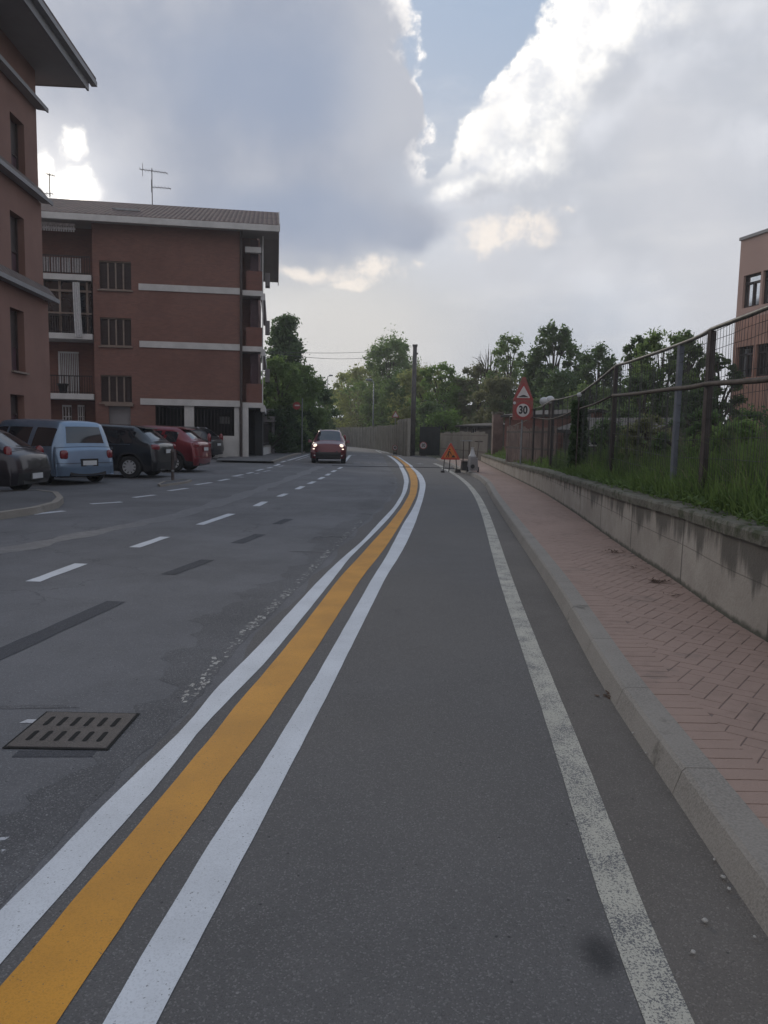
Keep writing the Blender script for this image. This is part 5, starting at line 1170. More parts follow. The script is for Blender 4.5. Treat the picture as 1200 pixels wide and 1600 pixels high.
for dx in (0, .24): mb = MB(); mb.tube([(x+dx, y+1.2, KH), (x+dx, y+1.2, 1.26)], .022, 6); mb.build('leg', M['pipe'], t)
mb = MB(); mb.box((x-.02, y, KH+.17), (.34, .3, .34), .15, cut=.02); mb.box((x+.02, y, KH+.37), (.40, .34, .03), .15); tag(mb.build('tool_box', M['plastic']), 'small dark box with a lid between the orange sign and the pale machine', 'box')

# utility pole, street lamps, wires
g = G(644, 712); y = g[1]; tpz = PD(648.5, 541, y)
t = thing('utility_pole', 'thick dark utility pole rising beside the dark gate', 'utility pole', (g[0], y, 0)); mb = MB(); mb.tube([(g[0], y, 0), tuple(tpz)], [.19, .14], 14); mb.build('shaft', M['pole'], t, smooth=True)
mb = MB(); mb.box((tpz[0], y, tpz[2]+.05), (.34, .34, .12)); mb.box((tpz[0]+.12, y, tpz[2]-.5), (.2, .12, .12)); mb.build('cap', M['pole'], t)
def street_lamp(px, pyt, D_, arm, label, r=.07, down=0.):
    g = PD(px, pyt, D_); t = thing('street_lamp', label, 'street lamp', (g[0], D_, 0)); mb = MB(); mb.tube([(g[0], D_, 0), (g[0], D_, g[2]*.5), (g[0], D_, g[2])], [r*1.2, r, r*.6], 8); mb.build('pole', M['lamp'], t, smooth=True)
    mb = MB(); mb.tube([(g[0], D_, g[2]-.1), (g[0]+arm, D_, g[2]+.15)], r*.5, 6); mb.build('arm', M['lamp'], t)
    mb = MB(); mb.lathe((g[0]+arm-.35*np.sign(arm)*-1*0, D_, g[2]+.15), [(0, -.35), (.09, -.3), (.14, 0), (.1, .3), (0, .35)], 10, 'X'); mb.build('lamp_head', M['lamp'], t, smooth=True); return g
street_lamp(584, 596, 74., -.45, 'slim pale street lamp standing in front of the tall green tree behind the slab fence')
lp = street_lamp(617, 534, 89., -1.0, 'tall street lamp with its head against the sky beside the rounded tree top', .08)
street_lamp(512, 588, 120., .5, 'very distant thin street lamp at the end of the road above the maroon car', .09)
def wire(name, a, b, sag_, label, r=.022):
    a, b = np.array(a), np.array(b); P = [a+(b-a)*i/16-np.array([0, 0, sag_*4*(i/16)*(1-i/16)]) for i in range(17)]; mb = MB(); mb.tube(P, r, 4); tag(mb.build(name, M['plastic']), label, 'cable')
e = F2.P(uR, -6, 0); 
wire('overhead_cable', PD(421, 549.5, 48.), PD(616, 546, 89.), .22, 'upper of the two thin overhead cables crossing the road')
wire('overhead_cable', PD(421, 551, 48.), PD(616, 551, 89.), .55, 'lower of the two thin overhead cables crossing the road')

# ------------------------------------------------------------------ cars
def make_car(label, col, L, Wd, H, p, group=None, metal=.35, black_bumper=False, roofrails=False):
    """p: style. front +Y. Built at the origin"""
    root = thing('car', label, 'car', (0, 0, 0), 0, group); h = Wd/2; zb_ = p['belt']; CB_ = p.get('cab', .62); B = carpaint('car_paint_'+p['k'], col, metal); yf, yr = L/2, -L/2; zc = p['cowl_z']
    K = [ # (top y,z,w) (belt y,z,w)
     ((yf-.05, .24, h*.70), (yf-.24, .24, h*.93)), ((yf, .45, h*.72), (yf-.20, .45, h*.985)), ((yf-.02, .60, h*.73), (yf-.20, .58, h)), ((yf-.10, p['nose'], h*.72), (yf-.26, p['nose']-.06, h*.99)),
     ((yf-.45, p['nose']+.10, h*.72), (yf-.55, p['nose']+.02, h)), ((p['cowl'], zc, h*.70), (p['cowl']-.05, zb_-.03, h)),
     ((p['ws'], H-.05, h*CB_), (p['ws']-.05+.25, zb_, h)), ((p['ws']-.35, H, h*CB_), (p['ws']-.3, zb_+.01, h)), ((-.35, H, h*CB_), (-.35, zb_+.02, h)), ((p['rr']+.25, H-.03, h*(CB_-.01)), (p['rr']+.35, zb_+.03, h)),
     ((p['rr'], H-.09, h*(CB_-.015)), (p['rr']+.02, zb_+.04, h*.99)), ((p['rg'], p['rgz'], h*p.get('rt', .74)), (p['rg']+.13, p['rgz']-.04, h*.955)), ((yr+.05, p['rgz']-.12, h*.82), (yr+.15, p['rgz']-.14, h*.965)), ((yr, .62, h*.85), (yr+.11, .62, h*.97)), ((yr-.01, .48, h*.86), (yr+.11, .48, h*.975)), ((yr+.05, .25, h*.80), (yr+.15, .25, h*.93))]
    S = 7; T = []; n = len(K)
    arr = np.array([[*a, *b] for a, b in K]); out = []
    for i in range(n-1):
        p0, p1, p2, p3 = arr[max(i-1, 0)], arr[i], arr[i+1], arr[min(i+2, n-1)]
        for s_ in range(S):
            t_ = s_/S; cr = .5*((2*p1)+(-p0+p2)*t_+(2*p0-5*p1+4*p2-p3)*t_*t_+(-p0+3*p1-3*p2+p3)*t_**3); lin = p1+(p2-p1)*t_; out.append(lin*.45+cr*.55); T.append(i+t_)
    out.append(arr[-1]); T.append(n-1); out = np.array(out); m_ = len(out)
    wy = p['wheels']; r = p['r']; R_ = r+.055
    rows = []   # each row: list of points for +x side; from centre (0) to bottom
    NC, NS, NB = 5, 4, 5; pts = np.zeros((m_, NC+NS+NB+1, 3))
    for i in range(m_):
        ty, tz, tw, by, bz_, bw = out[i]; a = out[max(i-1, 0)]; b = out[min(i+1, m_-1)]; d = np.array([b[0]-a[0], b[1]-a[1]]); d /= max(1e-6, np.linalg.norm(d)); nv = np.array([d[1], -d[0]])
        if nv[1] < 0 and abs(nv[1]) > .5: nv = -nv
        if abs(nv[1]) <= .5 and nv[0]*ty < 0: nv = -nv
        for j in range(NC+1):
            u = j/NC; c = .045*(1-u**2.4); pts[i, j] = (tw*u, ty+nv[0]*c, tz+nv[1]*c)
        for j in range(1, NS+1):
            u = j/NS; bul = .02*math.sin(math.pi*u); pts[i, NC+j] = (tw+(bw-tw)*u+bul, ty+(by-ty)*u, tz+(bz_-tz)*u)
        mz = .24; 
        for w in wy:
            if abs(by-w) < R_: mz = max(mz, r+math.sqrt(R_**2-(by-w)**2)-.0)
        mz = min(mz, bz_-.002)
        for j in range(1, NB+1):
            u = j/NB; zz = bz_+(mz-bz_)*u; f_ = (bz_-zz)/.7; xx = bw+.028*math.sin(min(1, f_*1.1)*math.pi)-.045*max(0, f_-.55)/.45*(1 if mz < .3 else .2); pts[i, NC+NS+j] = (xx, by, zz)
    T = np.array(T); groups = {}
    def grp(i, j, sd):
        t_ = (T[i]+T[i+1])/2
        if j < NC:
            if 5.05 < t_ < 5.98 and j < NC: return 'windscreen'
            if 10.15 < t_ < 10.9 and j < NC-(1 if p.get('wide_c') is None else 0): return 'rear_window'
            if black_bumper and t_ < 1.6: return 'front_bumper'
            if p.get('rear_black') and t_ > 13.8: return 'rear_bumper'
            return 'body'
        if j < NC+NS:
            y = pts[i, j+1, 1]
            if 0 < j-NC <= NS-2 or j == NC+NS-1:
                if j == NC and True: return 'body'
                if 5.75 < t_ < 10.05 and not (p['bp']-.05 < y < p['bp']+.05) and not (p['cp']-.05 < y < p['cp']+.06): return 'side_window_front' if y > p['bp'] else ('side_window_rear' if y > p['cp'] else 'quarter_window')
            return 'body'
        if black_bumper and (t_ < 1.6): return 'front_bumper'
        if p.get('rear_black') and t_ > 13.8: return 'rear_bumper'
        if p.get('clad') and j >= NC+NS+NB-1 : return 'cladding'
        return 'body'
    for sd in (1, -1):
        for i in range(m_-1):
            for j in range(NC+NS+NB):
                g = grp(i, j, sd); key = g+('L' if sd < 0 else 'R') if 'side' in g or 'quarter' in g else g
                q_ = [pts[i, j], pts[i+1, j], pts[i+1, j+1], pts[i, j+1]]; q_ = [(v[0]*sd, v[1], v[2]) for v in q_]
                if sd > 0: q_ = q_[::-1]
                groups.setdefault(key, {}); G_ = groups[key]; idx = []
                for v in q_:
                    kk = (round(v[0], 5), round(v[1], 5), round(v[2], 5))
                    if kk not in G_.setdefault('v', {}): G_['v'][kk] = len(G_['v'])
                    idx.append(G_['v'][kk])
                ii = list(dict.fromkeys(idx))
                if len(ii) > 2: G_.setdefault('f', []).append(tuple(ii))
    MT = dict(body=B, windscreen=M['cglass'], rear_window=M['cglass'], front_bumper=M['plastic'], rear_bumper=M['plastic'], cladding=M['plastic'])
    bodyo = None; 
    for key in sorted(groups, key=lambda k: k != 'body'):
        G_ = groups[key]; nm = key.rstrip('LR') if ('side' in key or 'quarter' in key) else key; nm = {'side_window_front': 'side_window', 'side_window_rear': 'side_window'}.get(nm, nm)
        mb = MB(); mb.add(list(G_['v'].keys()), G_['f']); o = mb.build(nm, MT.get(key, M['cglass']), root, smooth=True, local=True)
    # floor and dark inside
    mb = MB(); mb.box((0, 0, .42), (Wd-.52, L-.5, .44), k=0); mb.box((0, -.1, .62), (Wd-.34, 1.4, .40)); mb.build('underbody', M['plastic'], root, local=True)
    # seams, handles, pillars
    def side_pt(y, z, sd, off=.006):
        i = int(np.argmin(abs(out[:, 3]-y))); col_ = pts[i, NC+NS:]; j = int(np.argmin(abs(col_[:, 2]-z))); return (sd*(col_[j][0]+off), y, z)
    mb = MB()
    for sd in (1, -1):
        for y in (p['cowl']-.25, p['bp'], p['cp']):
            zz = np.linspace(zb_-.02, .33, 7)
            if any(abs(y-w) < R_ for w in wy): zz = np.linspace(zb_-.02, r*2+.13, 5)
            mb.tube([side_pt(y, z, sd, -.002) for z in zz], .007, 4)
        yy = np.linspace(p['cowl']-.2, p['cp'], 10); mb.tube([side_pt(y, .36, sd, -.002) for y in yy], .006, 4)
    mb.build('door_seams', M['plastic'], root, local=True)
    for nm_, tt in (('bumper_seam', 13.35), ('tailgate_seam', 11.15)):
        i = int(np.argmin(abs(T-tt))); L_ = [(pts[i, j][0], pts[i, j][1]-.004, pts[i, j][2]) for j in range(NC+NS+1)]; mb = MB(); mb.tube([(-x_, y_, z_) for x_, y_, z_ in L_[::-1]]+L_[1:], .007, 4); mb.build(nm_, M['plastic'], root, local=True)
    mb = MB(); mb.box((0, yr+.02, .30), (Wd*.62, .06, .10), cut=.01); mb.build('bumper_insert', M['plastic'], root, local=True)
    for sd in (1, -1):
        for y in (p['bp']+.14, p['cp']+.14):
            c = side_pt(y, zb_-.12, sd, .012); mb = MB(); mb.box(c, (.03, .17, .03), cut=.004); mb.build('door_handle', B if not p.get('chrome') else M['chrome'], root, local=True)
        c = (sd*(h+.09), p['cowl']-.28, zb_+.07); mb = MB(); mb.box(c, (.19, .09, .14), cut=.02); mb.box((sd*(h), c[1], c[2]-.05), (.1, .04, .04)); mb.build('wing_mirror', B, root, local=True, bevel=.02)
    # lamps
    def lens(name, c, d, rot, m1, sq=False):
        mb = MB(); mb.lathe((0, 0, 0), [(.001, -.5), (.30, -.45), (.46, -.22), (.5, 0), (.46, .22), (.30, .45), (.001, .5)], 24, 'Y')
        if sq: mb.v = [(x*min(1.32, 1/max(.01, (abs(math.cos(math.atan2(z, x)))**4+abs(math.sin(math.atan2(z, x)))**4)**.25)), y, z*min(1.32, 1/max(.01, (abs(math.cos(math.atan2(z, x)))**4+abs(math.sin(math.atan2(z, x)))**4)**.25))) for x, y, z in mb.v]
        cc, s_ = math.cos(rot), math.sin(rot)
        mb.v = [(c[0]+x*d[0]*cc-y*d[1]*s_, c[1]+x*d[0]*s_+y*d[1]*cc, c[2]+z*d[2]) for x, y, z in mb.v]; return mb.build(name, M[m1], root, smooth=True, local=True)
    for sd in (1, -1):
        lens('headlight', (sd*(h-.22), yf-.16, p['nose']-.045), p.get('hl', (.36, .30, .18)), -sd*.35, 'lit' if p.get('lit') else 'clearlens')
        t_ = p['tl']; lens('tail_light', (sd*(h-t_[0]), yr+t_[1], t_[2]), t_[3], sd*t_[4], 'redlens', True)
        if p.get('lit'):
            lens('running_light', (sd*(h-.16), yf-.12, p['nose']-.20), (.16, .1, .07), -sd*.4, 'lit'); lens('fog_light', (sd*(h-.2), yf-.08, .38), (.12, .1, .09), -sd*.3, 'clearlens')
    mb = MB(); mb.box((0, yf+.02, .46 if not p.get('lit') else .50), (.40, .02, .11)); mb.build('number_plate', M['plate'], root, local=True)
    mb = MB(); mb.box((0, yr-p.get('ply', .055), p['plz']), (.44, .02, .12)); pl_ = mb.build('number_plate', M['plate'], root, local=True)
    mb = MB(); mb.box((0, yr-p.get('ply', .055)+.01, p['plz']+.01), (.56, .02, .20)); mb.build('plate_recess', M['plastic'] if p.get('platedark') else B, pl_, local=True)
    mb = MB(); mb.box((0, yf-.0, .50), (Wd*.55, .05, .20 if p.get('lit') else .12), cut=.01); mb.build('grille', M['plastic'], root, local=True)
    # wheels
    for y in wy:
        for sd in (1, -1):
            x = sd*(h-.115); w2 = .105; prof = [(r*.62, -w2), (r*.93, -w2), (r, -w2*.7), (r, w2*.7), (r*.93, w2), (r*.62, w2)]
            mb = MB(); mb.lathe((x, y, r), prof, 28, 'X'); wh = mb.build('wheel', M['tyre'], root, smooth=False, local=True)
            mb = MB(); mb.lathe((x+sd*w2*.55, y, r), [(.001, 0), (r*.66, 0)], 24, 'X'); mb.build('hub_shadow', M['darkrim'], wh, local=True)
            mb = MB(); xo = x+sd*w2*.86; mb.lathe((xo, y, r), [(r*.58, -.02*sd), (r*.58, .006*sd), (r*.67, .006*sd), (r*.67, -.02*sd)], 28, 'X'); mb.lathe((xo, y, r), [(r*.16, -.03*sd), (r*.15, .01*sd), (.001, .014*sd)], 14, 'X')
            ns = p.get('spokes', 7)
            for k in range(ns):
                a = 2*math.pi*k/ns+.3; ca_, sa_ = math.cos(a), math.sin(a); w_s = r*p.get('sw', .075)*1.45; P = []
                for rr_, ww in ((r*.12, w_s*1.1), (r*.62, w_s)):
                    P += [(xo, y+ca_*rr_-sa_*ww, r+sa_*rr_+ca_*ww), (xo, y+ca_*rr_+sa_*ww, r+sa_*rr_-ca_*ww)]
                q_ = [P[0], P[1], P[3], P[2]]; mb.prism(q_, (-sd*.03, 0, 0))
            mb.build('rim', M['rim'], wh, local=True)
    mb = MB(); mb.tube([(.32, yr+.12, p['rgz']+.02), (.05, p['rg']-.015, p['rgz']+.08), (-.30, p['rg']+.01, p['rgz']+.10)] if p['k'] != 'x' else [(.2, yr+.14, p['rgz']+.05), (-.2, yr+.16, p['rgz']+.08)], .012, 5); mb.build('rear_wiper', M['plastic'], root, local=True)
    if p.get('spoiler'):
        mb = MB(); y0 = p['rr']; mb.prism([(-h*.55, y0+.12, H-.055), (h*.55, y0+.12, H-.055), (h*.52, y0-.20, H-.10), (-h*.52, y0-.20, H-.10)], (0, 0, .035)); mb.build('spoiler', B, root, local=True, bevel=.01)
    if p.get('chromebar'):
        for sd in (1, -1): mb = MB(); mb.tube([side_pt(y, zb_+.0, sd, .0) for y in np.linspace(p['cowl']-.3, p['rr']+.1, 10)], .012, 5); mb.build('chrome_strip', M['chrome'], root, local=True)
        mb = MB(); mb.box((0, yr-.02, p['rgz']-.22), (.5, .02, .04)); mb.build('tailgate_bar', M['chrome'], root, local=True)
    if p.get('badge'):
        mb = MB(); mb.lathe((0, yr+p.get('bdy', .0)-.03, p['badge']), [(.001, -.012), (.045, -.012), (.05, 0), (.045, .012), (.001, .012)], 16, 'Y'); mb.build('round_badge', M['chrome'], root, local=True)
    if roofrails:
        for sd in (1, -1): mb = MB(); mb.tube([(sd*h*.56, p['ws']-.3, H+.0), (sd*h*.56, p['ws']-.4, H+.06), (sd*h*.56, p['rr']+.3, H+.04), (sd*h*.56, p['rr']+.2, H-.02)], .018, 6); mb.build('roof_rail', M['chrome'], root, local=True)
    return root
def place(root, x, y, heading):   # heading degrees: 0 = nose away from camera (+Y), positive turns left
    root.location = (x, y, gz(y)); root.rotation_euler = (0, 0, math.radians(heading))
ST = {
 'm': dict(k='m', cab=.72, rt=.82, belt=.98, cowl=1.35, cowl_z=1.06, ws=.55, rr=-1.78, rg=-1.93, rgz=1.02, nose=.86, wheels=(1.28, -1.30), r=.31, bp=.15, cp=-.85, tl=(.20, .03, .80, (.22, .10, .24), .2), plz=.58, platedark=True, spokes=8, badge=.86, bdy=.06),
 'x': dict(k='x', belt=1.03, cowl=1.12, cowl_z=1.10, ws=.45, rr=-1.42, rg=-1.90, rgz=1.12, nose=.88, wheels=(1.30, -1.28), r=.345, bp=.0, cp=-.85, tl=(.19, .09, .95, (.34, .16, .20), .45), plz=.83, clad=True, rear_black=True, chromebar=True, chrome=True, spoiler=True, spokes=10, sw=.06),
 'xr': dict(k='xr', belt=1.03, cowl=1.12, cowl_z=1.10, ws=.45, rr=-1.42, rg=-1.90, rgz=1.12, nose=.88, wheels=(1.30, -1.28), r=.345, bp=.0, cp=-.85, tl=(.19, .09, .95, (.34, .16, .24), .45), plz=.83, clad=True, chromebar=False, spoiler=True, spokes=10, sw=.06),
 'p': dict(k='p', belt=.93, cowl=.95, cowl_z=.97, ws=.30, rr=-1.05, rg=-1.66, rgz=.98, nose=.74, wheels=(1.12, -1.16), r=.29, bp=-.05, cp=-.72, tl=(.15, .24, .90, (.16, .20, .36), .6), plz=.42, platedark=True, rear_black=True, spokes=9, sw=.085),
 'd': dict(k='d', belt=.98, cowl=1.05, cowl_z=1.05, ws=.4, rr=-1.45, rg=-1.85, rgz=1.08, nose=.84, wheels=(1.25, -1.25), r=.33, bp=.0, cp=-.8, tl=(.12, .16, 1.05, (.18, .22, .5), .6), plz=.75, spokes=7),
 'g': dict(k='g', belt=.96, cowl=1.18, cowl_z=1.06, ws=.60, rr=-1.50, rg=-1.72, rgz=1.0, nose=.88, wheels=(1.12, -1.12), r=.29, bp=-.02, cp=-.75, tl=(.10, .10, 1.1, (.14, .16, .5), .4), plz=.62, hl=(.22, .22, .17), spokes=7, lit=True),
 'w': dict(k='w', belt=.92, cowl=1.0, cowl_z=.98, ws=.35, rr=-1.3, rg=-1.7, rgz=1.0, nose=.78, wheels=(1.2, -1.2), r=.3, bp=.0, cp=-.75, tl=(.12, .14, .9, (.2, .2, .3), .5), plz=.5, spokes=6)}
def at(px, py): g = G(px, py); return g[0], g[1]
def place_rear(root, px, py, L, heading, side=0., Wd=1.8):   # put the middle of the rear bumper over the ground point
    x, y = at(px, py); a = math.radians(heading); fx, fy = -math.sin(a), math.cos(a); place(root, x+fx*L/2, y+fy*L/2, heading)
c_ = make_car('black and dark grey hatchback with red tail lights, closest car at the left edge', (.030, .026, .034), 3.8, 1.66, 1.45, ST['p'], 'cars parked in the angled bays', .5); place_rear(c_, 56, 772, 3.8, 88)
c_ = make_car('light blue people carrier seen from behind, second car from the left', (.20, .28, .39), 4.05, 1.87, 1.68, ST['m'], 'cars parked in the angled bays', .45); place_rear(c_, 139, 757, 4.05, 62)
c_ = make_car('glossy black crossover between the light blue and the red car', (.012, .014, .020), 4.25, 1.8, 1.60, ST['x'], 'cars parked in the angled bays', .2); place_rear(c_, 262, 746, 4.25, 84)
c_ = make_car('red crossover with round tail lights parked beside the black one', (.17, .012, .020), 4.25, 1.8, 1.60, ST['xr'], 'cars parked in the angled bays', .3); place_rear(c_, 320, 737, 4.25, 85)
c_ = make_car('dark grey car almost hidden behind the red crossover', (.035, .036, .042), 4.1, 1.75, 1.55, ST['d'], 'cars parked in the angled bays', .4, roofrails=True); place_rear(c_, 341, 719, 4.1, 80)
c_ = make_car('maroon small car with lit headlights driving towards the camera', (.11, .014, .022), 3.65, 1.64, 1.55, ST['g'], None, .3, black_bumper=True, roofrails=True)
x, y = at(510, 726); place(c_, x, y+1.8, 180+2.5)
c_ = make_car('white car mostly hidden behind the maroon one by the garden wall', (.55, .56, .57), 3.9, 1.7, 1.45, ST['w'], None, 0); x, y = at(487, 700.5); place(c_, x, y+2.2, 186)

# ------------------------------------------------------------------ trees
def quads(mb_v, n, R, C_, rad, s, up=.5):
    """n leaf quads scattered in ellipsoidal clumps C_ (k,3) radii rad (k,3)"""
    k = R.integers(0, len(C_), n); v = R.normal(size=(n, 3)); v /= np.linalg.norm(v, axis=1)[:, None]; rr_ = np.minimum(np.abs(R.normal(0, .66, n)), 1.3)
    c = C_[k]+v*rr_[:, None]*rad[k]
    a = R.normal(size=(n, 3)); a /= np.linalg.norm(a, axis=1)[:, None]; b = np.cross(a, R.normal(size=(n, 3))); b /= np.linalg.norm(b, axis=1)[:, None]
    L = (s*R.uniform(.5, 1.4, n))[:, None]; return np.stack([c-a*L, c-b*L*.45, c+a*L, c+b*L*.45], axis=1).reshape(-1, 3)
def mesh_quads(name, V, m, parent):
    n = len(V)//4; me = bpy.data.meshes.new(name); off = np.array(WL.get(parent.name)); V = V-off; me.vertices.add(len(V)); me.vertices.foreach_set('co', V.ravel()); me.loops.add(4*n); me.loops.foreach_set('vertex_index', np.arange(4*n, dtype=np.int32))
    me.polygons.add(n); me.polygons.foreach_set('loop_start', np.arange(n, dtype=np.int32)*4); me.polygons.foreach_set('loop_total', np.full(n, 4, dtype=np.int32)); me.materials.append(m); me.update(calc_edges=True); me.validate()
    o = bpy.data.objects.new(name, me); C.objects.link(o); o.parent = parent; return o
TN = [0]
def tree(px, D_, pyt, w, label, kind='mid', base=.15, n=7000, leaf=.20, shape='round', gap=.0, name='tree', cat='tree', group=None, k=None, z0=0., dx=0):
    TN[0] += 1; R = np.random.default_rng(100+TN[0]); g = PD(px, pyt, D_); x = g[0]; H_ = g[2]; t = thing(name, label, cat, (x, D_, z0), 0, group)
    hb = z0+(H_-z0)*base; k = int((k or 16+w*2.5)*2.2); Cs = []; Rd = []
    for i in range(k):
        f_ = (i+R.random())/k; zz = hb+(H_-hb)*(.06+.9*f_)
        if shape == 'cone': env = (1-f_*.93)
        elif shape == 'tall': env = .35+.65*math.sin(math.pi*min(1, f_*.9+.1))
        elif shape == 'bush': env = math.sqrt(max(.1, 1-f_**2.2))
        else: env = math.sin(math.pi*(.16+.76*f_))**.6
        a = R.uniform(0, 6.283)+i*2.4; rad = w/2*env*R.uniform(.35, .92); s_ = w*R.uniform(.08, .19)*(1-.45*f_ if shape in ('cone',) else 1-.35*f_)*(1-gap*.45)
        zz = min(zz, H_-s_*.6); Cs.append((x+math.cos(a)*rad, D_+math.sin(a)*rad, zz)); Rd.append((s_*1.15, s_*1.15, s_*R.uniform(.6, 1.0)*(1.5 if shape == 'tall' else 1)))
    Cs, Rd = np.array(Cs), np.array(Rd)
    n = int(n*1.6); leaf *= .72; V = quads(None, int(n*.72), R, Cs, Rd, leaf)
    # looser sprigs round the outline
    idx = R.integers(0, k, k*5); v = R.normal(size=(k*5, 3)); v /= np.linalg.norm(v, axis=1)[:, None]; C2 = Cs[idx]+v*Rd[idx]*R.uniform(.6, 1.02, (k*5, 1)); R2 = Rd[idx]*R.uniform(.12, .32, (k*5, 1)); ov = C2[:, 2] > H_-.3; C2[ov] = Cs[idx][ov]
    V2 = quads(None, int(n*.28), R, C2, R2, leaf*.9); V = np.concatenate([V, V2]); V = V[:(len(V)//4)*4]
    Vz = V.reshape(-1, 4, 3); Vz = Vz[Vz[:, :, 2].min(axis=1) > z0+.02]; V = Vz.reshape(-1, 3)
    mesh_quads('crown', V, M['l_'+kind] if kind != 'hedge' else M['hedge'], t)
    mb = MB(); hh = (H_-z0); mb.tube([(x, D_, z0-.1), (x+R.uniform(-.2, .2), D_, z0+hh*.4), (x+R.uniform(-.3, .3), D_, z0+hh*.85)], [.03*hh*.55+.04, .02*hh*.5+.03, .03], 7)
    for i in R.permutation(k)[:min(k, 16)]:
        c = Cs[i]; zst = z0+(c[2]-z0)*R.uniform(.4, .75); mb.tube([(x, D_, zst), (x+(c[0]-x)*.5, D_+(c[1]-D_)*.5, zst+(c[2]-zst)*.65), tuple(c)], [.05+.004*hh, .04, .015], 5)
    for i in range(min(len(C2), 60)): mb.tube([tuple(Cs[idx[i]]), tuple(C2[i])], [.02, .008], 3, cap=False)
    mb.build('trunk', M['trunk'], t); return t
# left side
tree(449, 62, 488, 8.2, 'tall dark conifer-like tree rising behind the brick block', 'dark', .05, 18000, .22, 'cone', k=60)
tree(437, 53, 556, 4.6, 'bushy green tree pressed against the end of the brick block', 'mid', .0, 11000, .16, 'bush', k=34)
tree(470, 57, 566, 5.2, 'rounded green tree behind the no entry sign', 'mid', .0, 12000, .17, 'bush', k=36)
tree(489, 66, 590, 4.6, 'dark green tree at the end of the left garden wall, leaning over the white car', 'dark', .0, 9000, .19, 'round', k=28)
tree(425, 47, 640, 3.2, 'clipped dark hedge bush just behind the iron fence, nearest the gate pillar', 'hedge', .0, 6000, .12, 'bush', name='hedge', cat='hedge', k=22)
tree(447, 50, 634, 3.4, 'clipped dark hedge bush behind the iron fence in the middle', 'hedge', .0, 6000, .12, 'bush', name='hedge', cat='hedge', k=22)
tree(473, 55, 640, 3.4, 'dark hedge bush behind the iron fence at its far end', 'hedge', .0, 6000, .12, 'bush', name='hedge', cat='hedge', k=22)
tree(500, 92, 640, 5., 'distant bluish green bush left of the road end', 'dark', .0, 3500, .25, 'bush', name='bush', cat='bush')
# right of the road end
RT = [(528, 112, 606, 6.5, 'airy yellow-green tree nearest the end of the road', 'yel', .05, 5500, .30, 'round', .5),
 (547, 104, 580, 8, 'yellow-green tree behind the slab fence, second from the road end', 'yel', .05, 8500, .28, 'round', .3),
 (574, 98, 566, 8.5, 'lighter yellow-green tree left of the tall rounded tree', 'yel', .0, 9000, .27, 'round', .2),
 (610, 84, 529, 9.5, 'tall rounded green tree whose top stands above its neighbours left of the pole', 'mid', .12, 19000, .21, 'tall', .1),
 (596, 88, 590, 8.5, 'broad olive tree under the tall rounded tree', 'olive', .0, 9000, .25, 'bush', .1),
 (632, 78, 578, 7.0, 'dense green tree directly left of the utility pole', 'mid', .0, 9500, .22, 'bush', .1),
 (668, 74, 572, 7.5, 'yellow-green tree directly right of the utility pole', 'yel', .0, 9500, .22, 'round', .1),
 (690, 66, 566, 5.5, 'tree with a fresh green pointed top right of the utility pole', 'fresh', .05, 8500, .19, 'round', .2),
 (676, 61, 628, 5.5, 'dark green shrub hanging over the dark gate', 'dark', .0, 7000, .17, 'bush', 0.),
 (700, 59, 640, 5.0, 'bright fresh green shrub right of the dark gate', 'fresh', .0, 7000, .16, 'bush', 0.),
 (724, 70, 590, 6.5, 'green tree in the dip between the pole and the wispy tree', 'mid', .0, 8500, .21, 'bush', .1),
 (752, 66, 568, 6.0, 'brownish olive tree with a rounded top below the bare twigs', 'olive', .0, 9000, .2, 'round', .1),
 (798, 62, 521, 4.6, 'tall wispy tree with sky showing through, left of the 30 sign', 'mid', .25, 6500, .17, 'tall', .55),
 (786, 56, 588, 6.5, 'olive brown bushy tree left behind the 30 sign', 'olive', .0, 8500, .18, 'bush', .0),
 (868, 52, 506, 5.2, 'tall loose-leaved tree with feathery top right of the 30 sign', 'dark', .22, 9500, .19, 'tall', .5),
 (836, 54, 572, 5.5, 'dark green tree directly behind the 30 sign', 'dark', .0, 9000, .17, 'bush', .1),
 (886, 49, 578, 6.0, 'dark bushy tree under the feathery tall tree', 'dark', .0, 9500, .17, 'bush', .0),
 (938, 47, 537, 4.4, 'dark green tree with two peaks right of the feathery tree', 'dark', .1, 8500, .17, 'tall', .35),
 (932, 45, 600, 5.5, 'low dense dark tree behind the long shed', 'mid', .0, 8000, .16, 'bush', .0),
 (993, 36, 523, 1.9, 'slender tree top poking above the fence rail', 'dark', .3, 3600, .14, 'tall', .5),
 (1040, 34, 516, 3.6, 'broad green tree under the highest part of the fence rail', 'mid', .12, 11000, .13, 'round', .25),
 (1076, 35, 517, 2.8, 'green tree just left of the tall brown fence post', 'dark', .15, 8500, .13, 'tall', .3),
 (1008, 33, 580, 3.6, 'dense dark shrub between slender tree and broad tree', 'dark', .0, 7500, .13, 'bush', .1),
 (1128, 33, 550, 2.6, 'small dark tree touching the corner of the right building', 'dark', .1, 8000, .12, 'round', .25),
 (1092, 30, 606, 3.4, 'low shrubbery behind the board fence beside the right building', 'hedge', .0, 7500, .12, 'bush', .0),
 (970, 40, 628, 4.6, 'dark bush above the roof of the long shed', 'dark', .0, 6500, .15, 'bush', .0)]
for a in RT: tree(a[0], a[1], a[2], a[3], a[4], a[5], a[6], a[7], a[8], a[9], a[10], group=None)
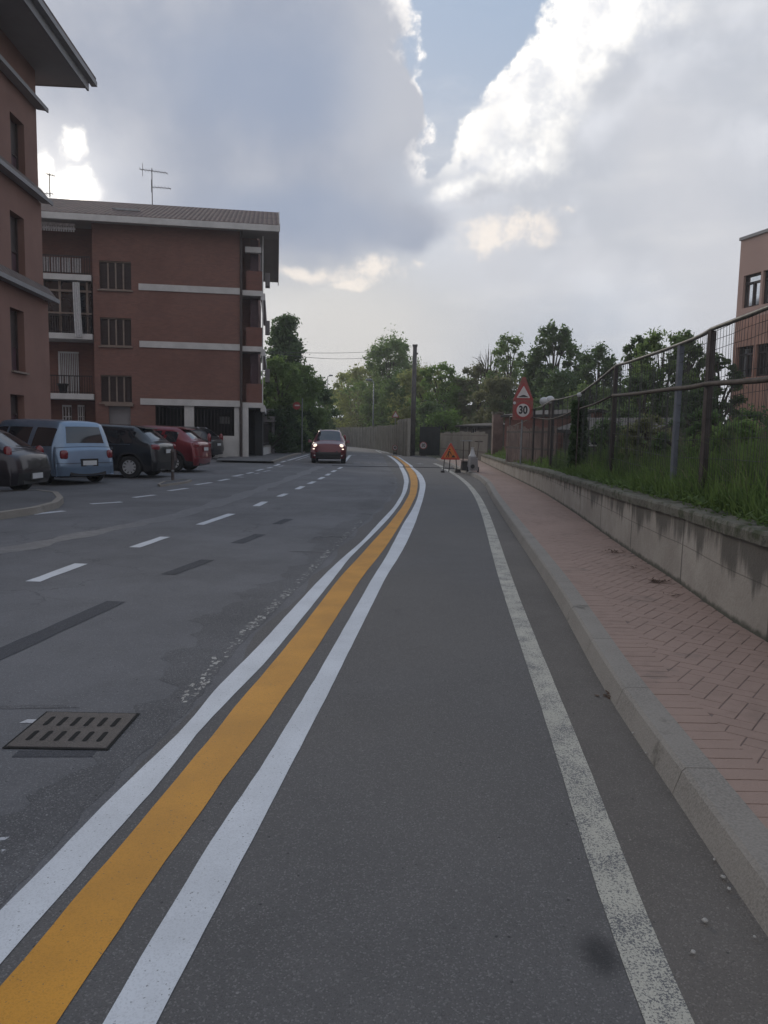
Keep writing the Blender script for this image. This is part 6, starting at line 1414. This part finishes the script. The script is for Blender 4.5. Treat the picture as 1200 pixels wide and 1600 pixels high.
for a in [(1020, 13.2, 648, 1.7, 'brownish shrub in the overgrown plot between the grey post and the shed roof', 'olive'), (1088, 11.0, 640, 1.5, 'dark shrub between the two nearest fence posts', 'dark'),
          (1150, 10.5, 655, 1.5, 'leafy shrub right of the tall brown fence post', 'mid'), (955, 17.5, 655, 1.7, 'dense low shrub behind the thin fence post', 'dark'), (1190, 13.5, 640, 2.0, 'shrub at the right edge in front of the red cladding', 'dark')]:
    tree(a[0], a[1], a[2], a[3], a[4], a[5], .0, 5200, .055, 'bush', .2, name='shrub', cat='shrub', k=14, z0=BZ)
# bare twiggy tree
for px, py, lb in ((764, 536, 'bare leafless tree with upright twigs beside the wispy tree'),):
    D_ = 64.; g = PD(px, py, D_); t = thing('bare_tree', lb, 'tree', (g[0], D_, 0)); mb = MB(); R = np.random.default_rng(9); z1 = g[2]; mb.tube([(g[0], D_, 0), (g[0], D_, z1*.6)], [.14, .08], 7)
    for i in range(26):
        x0 = g[0]+R.normal(0, .15); zz = z1*R.uniform(.35, .75); dx = R.uniform(-1.5, 1.5); mb.tube([(g[0], D_, zz), (g[0]+dx*.7, D_+R.uniform(-.6, .6), zz+(z1-zz)*.5), (g[0]+dx, D_+R.uniform(-.8, .8), z1-abs(dx)*.8-R.uniform(0, .8))], [.05, .03, .012], 4)
    mb.build('branches', M['trunk'], t)
# far wood closing the view
R = np.random.default_rng(77); Cs = []; Rd = []
for x in np.arange(-70, 130, 3.5):
    for _ in range(2): Cs.append((x+R.uniform(-2, 2), 150+R.uniform(-8, 8), R.uniform(1, 6.5 if x > -8 else 3.5))); s_ = R.uniform(2, 3.6); Rd.append((s_, s_, s_))
fw = thing('far_wood', None, None, (0, 150, 0)); V = quads(None, 26000, R, np.array(Cs), np.array(Rd), .45); V = V.reshape(-1, 4, 3); V = V[V[:, :, 2].min(axis=1) > 0].reshape(-1, 3)
o = mesh_quads('distant_wood', V, M['l_dark'], fw); o.parent = None; o.location = fw.location; bpy.data.objects.remove(fw); tag(o, 'far off belt of trees closing the end of the road', 'wood', kind='stuff')

# ------------------------------------------------------------------ air
mb = MB(); mb.box((0, 150, 19.), (700, 400, 40.5)); hz = mb.build('haze', None, base=False); hz.data.materials.clear()
hm = bpy.data.materials.new('haze_air'); hm.use_nodes = True; hm.node_tree.nodes.clear(); t_ = NT(hm.node_tree)
pv = t_.new('ShaderNodeVolumePrincipled'); pv.inputs['Color'].default_value = (.93, .94, .96, 1); pv.inputs['Density'].default_value = .0011; pv.inputs['Anisotropy'].default_value = .3
t_.l.new(pv.outputs[0], t_.new('ShaderNodeOutputMaterial').inputs['Volume']); hz.data.materials.append(hm)
hz['kind'] = 'stuff'; hz['label'] = 'thin grey air haze over the whole street'
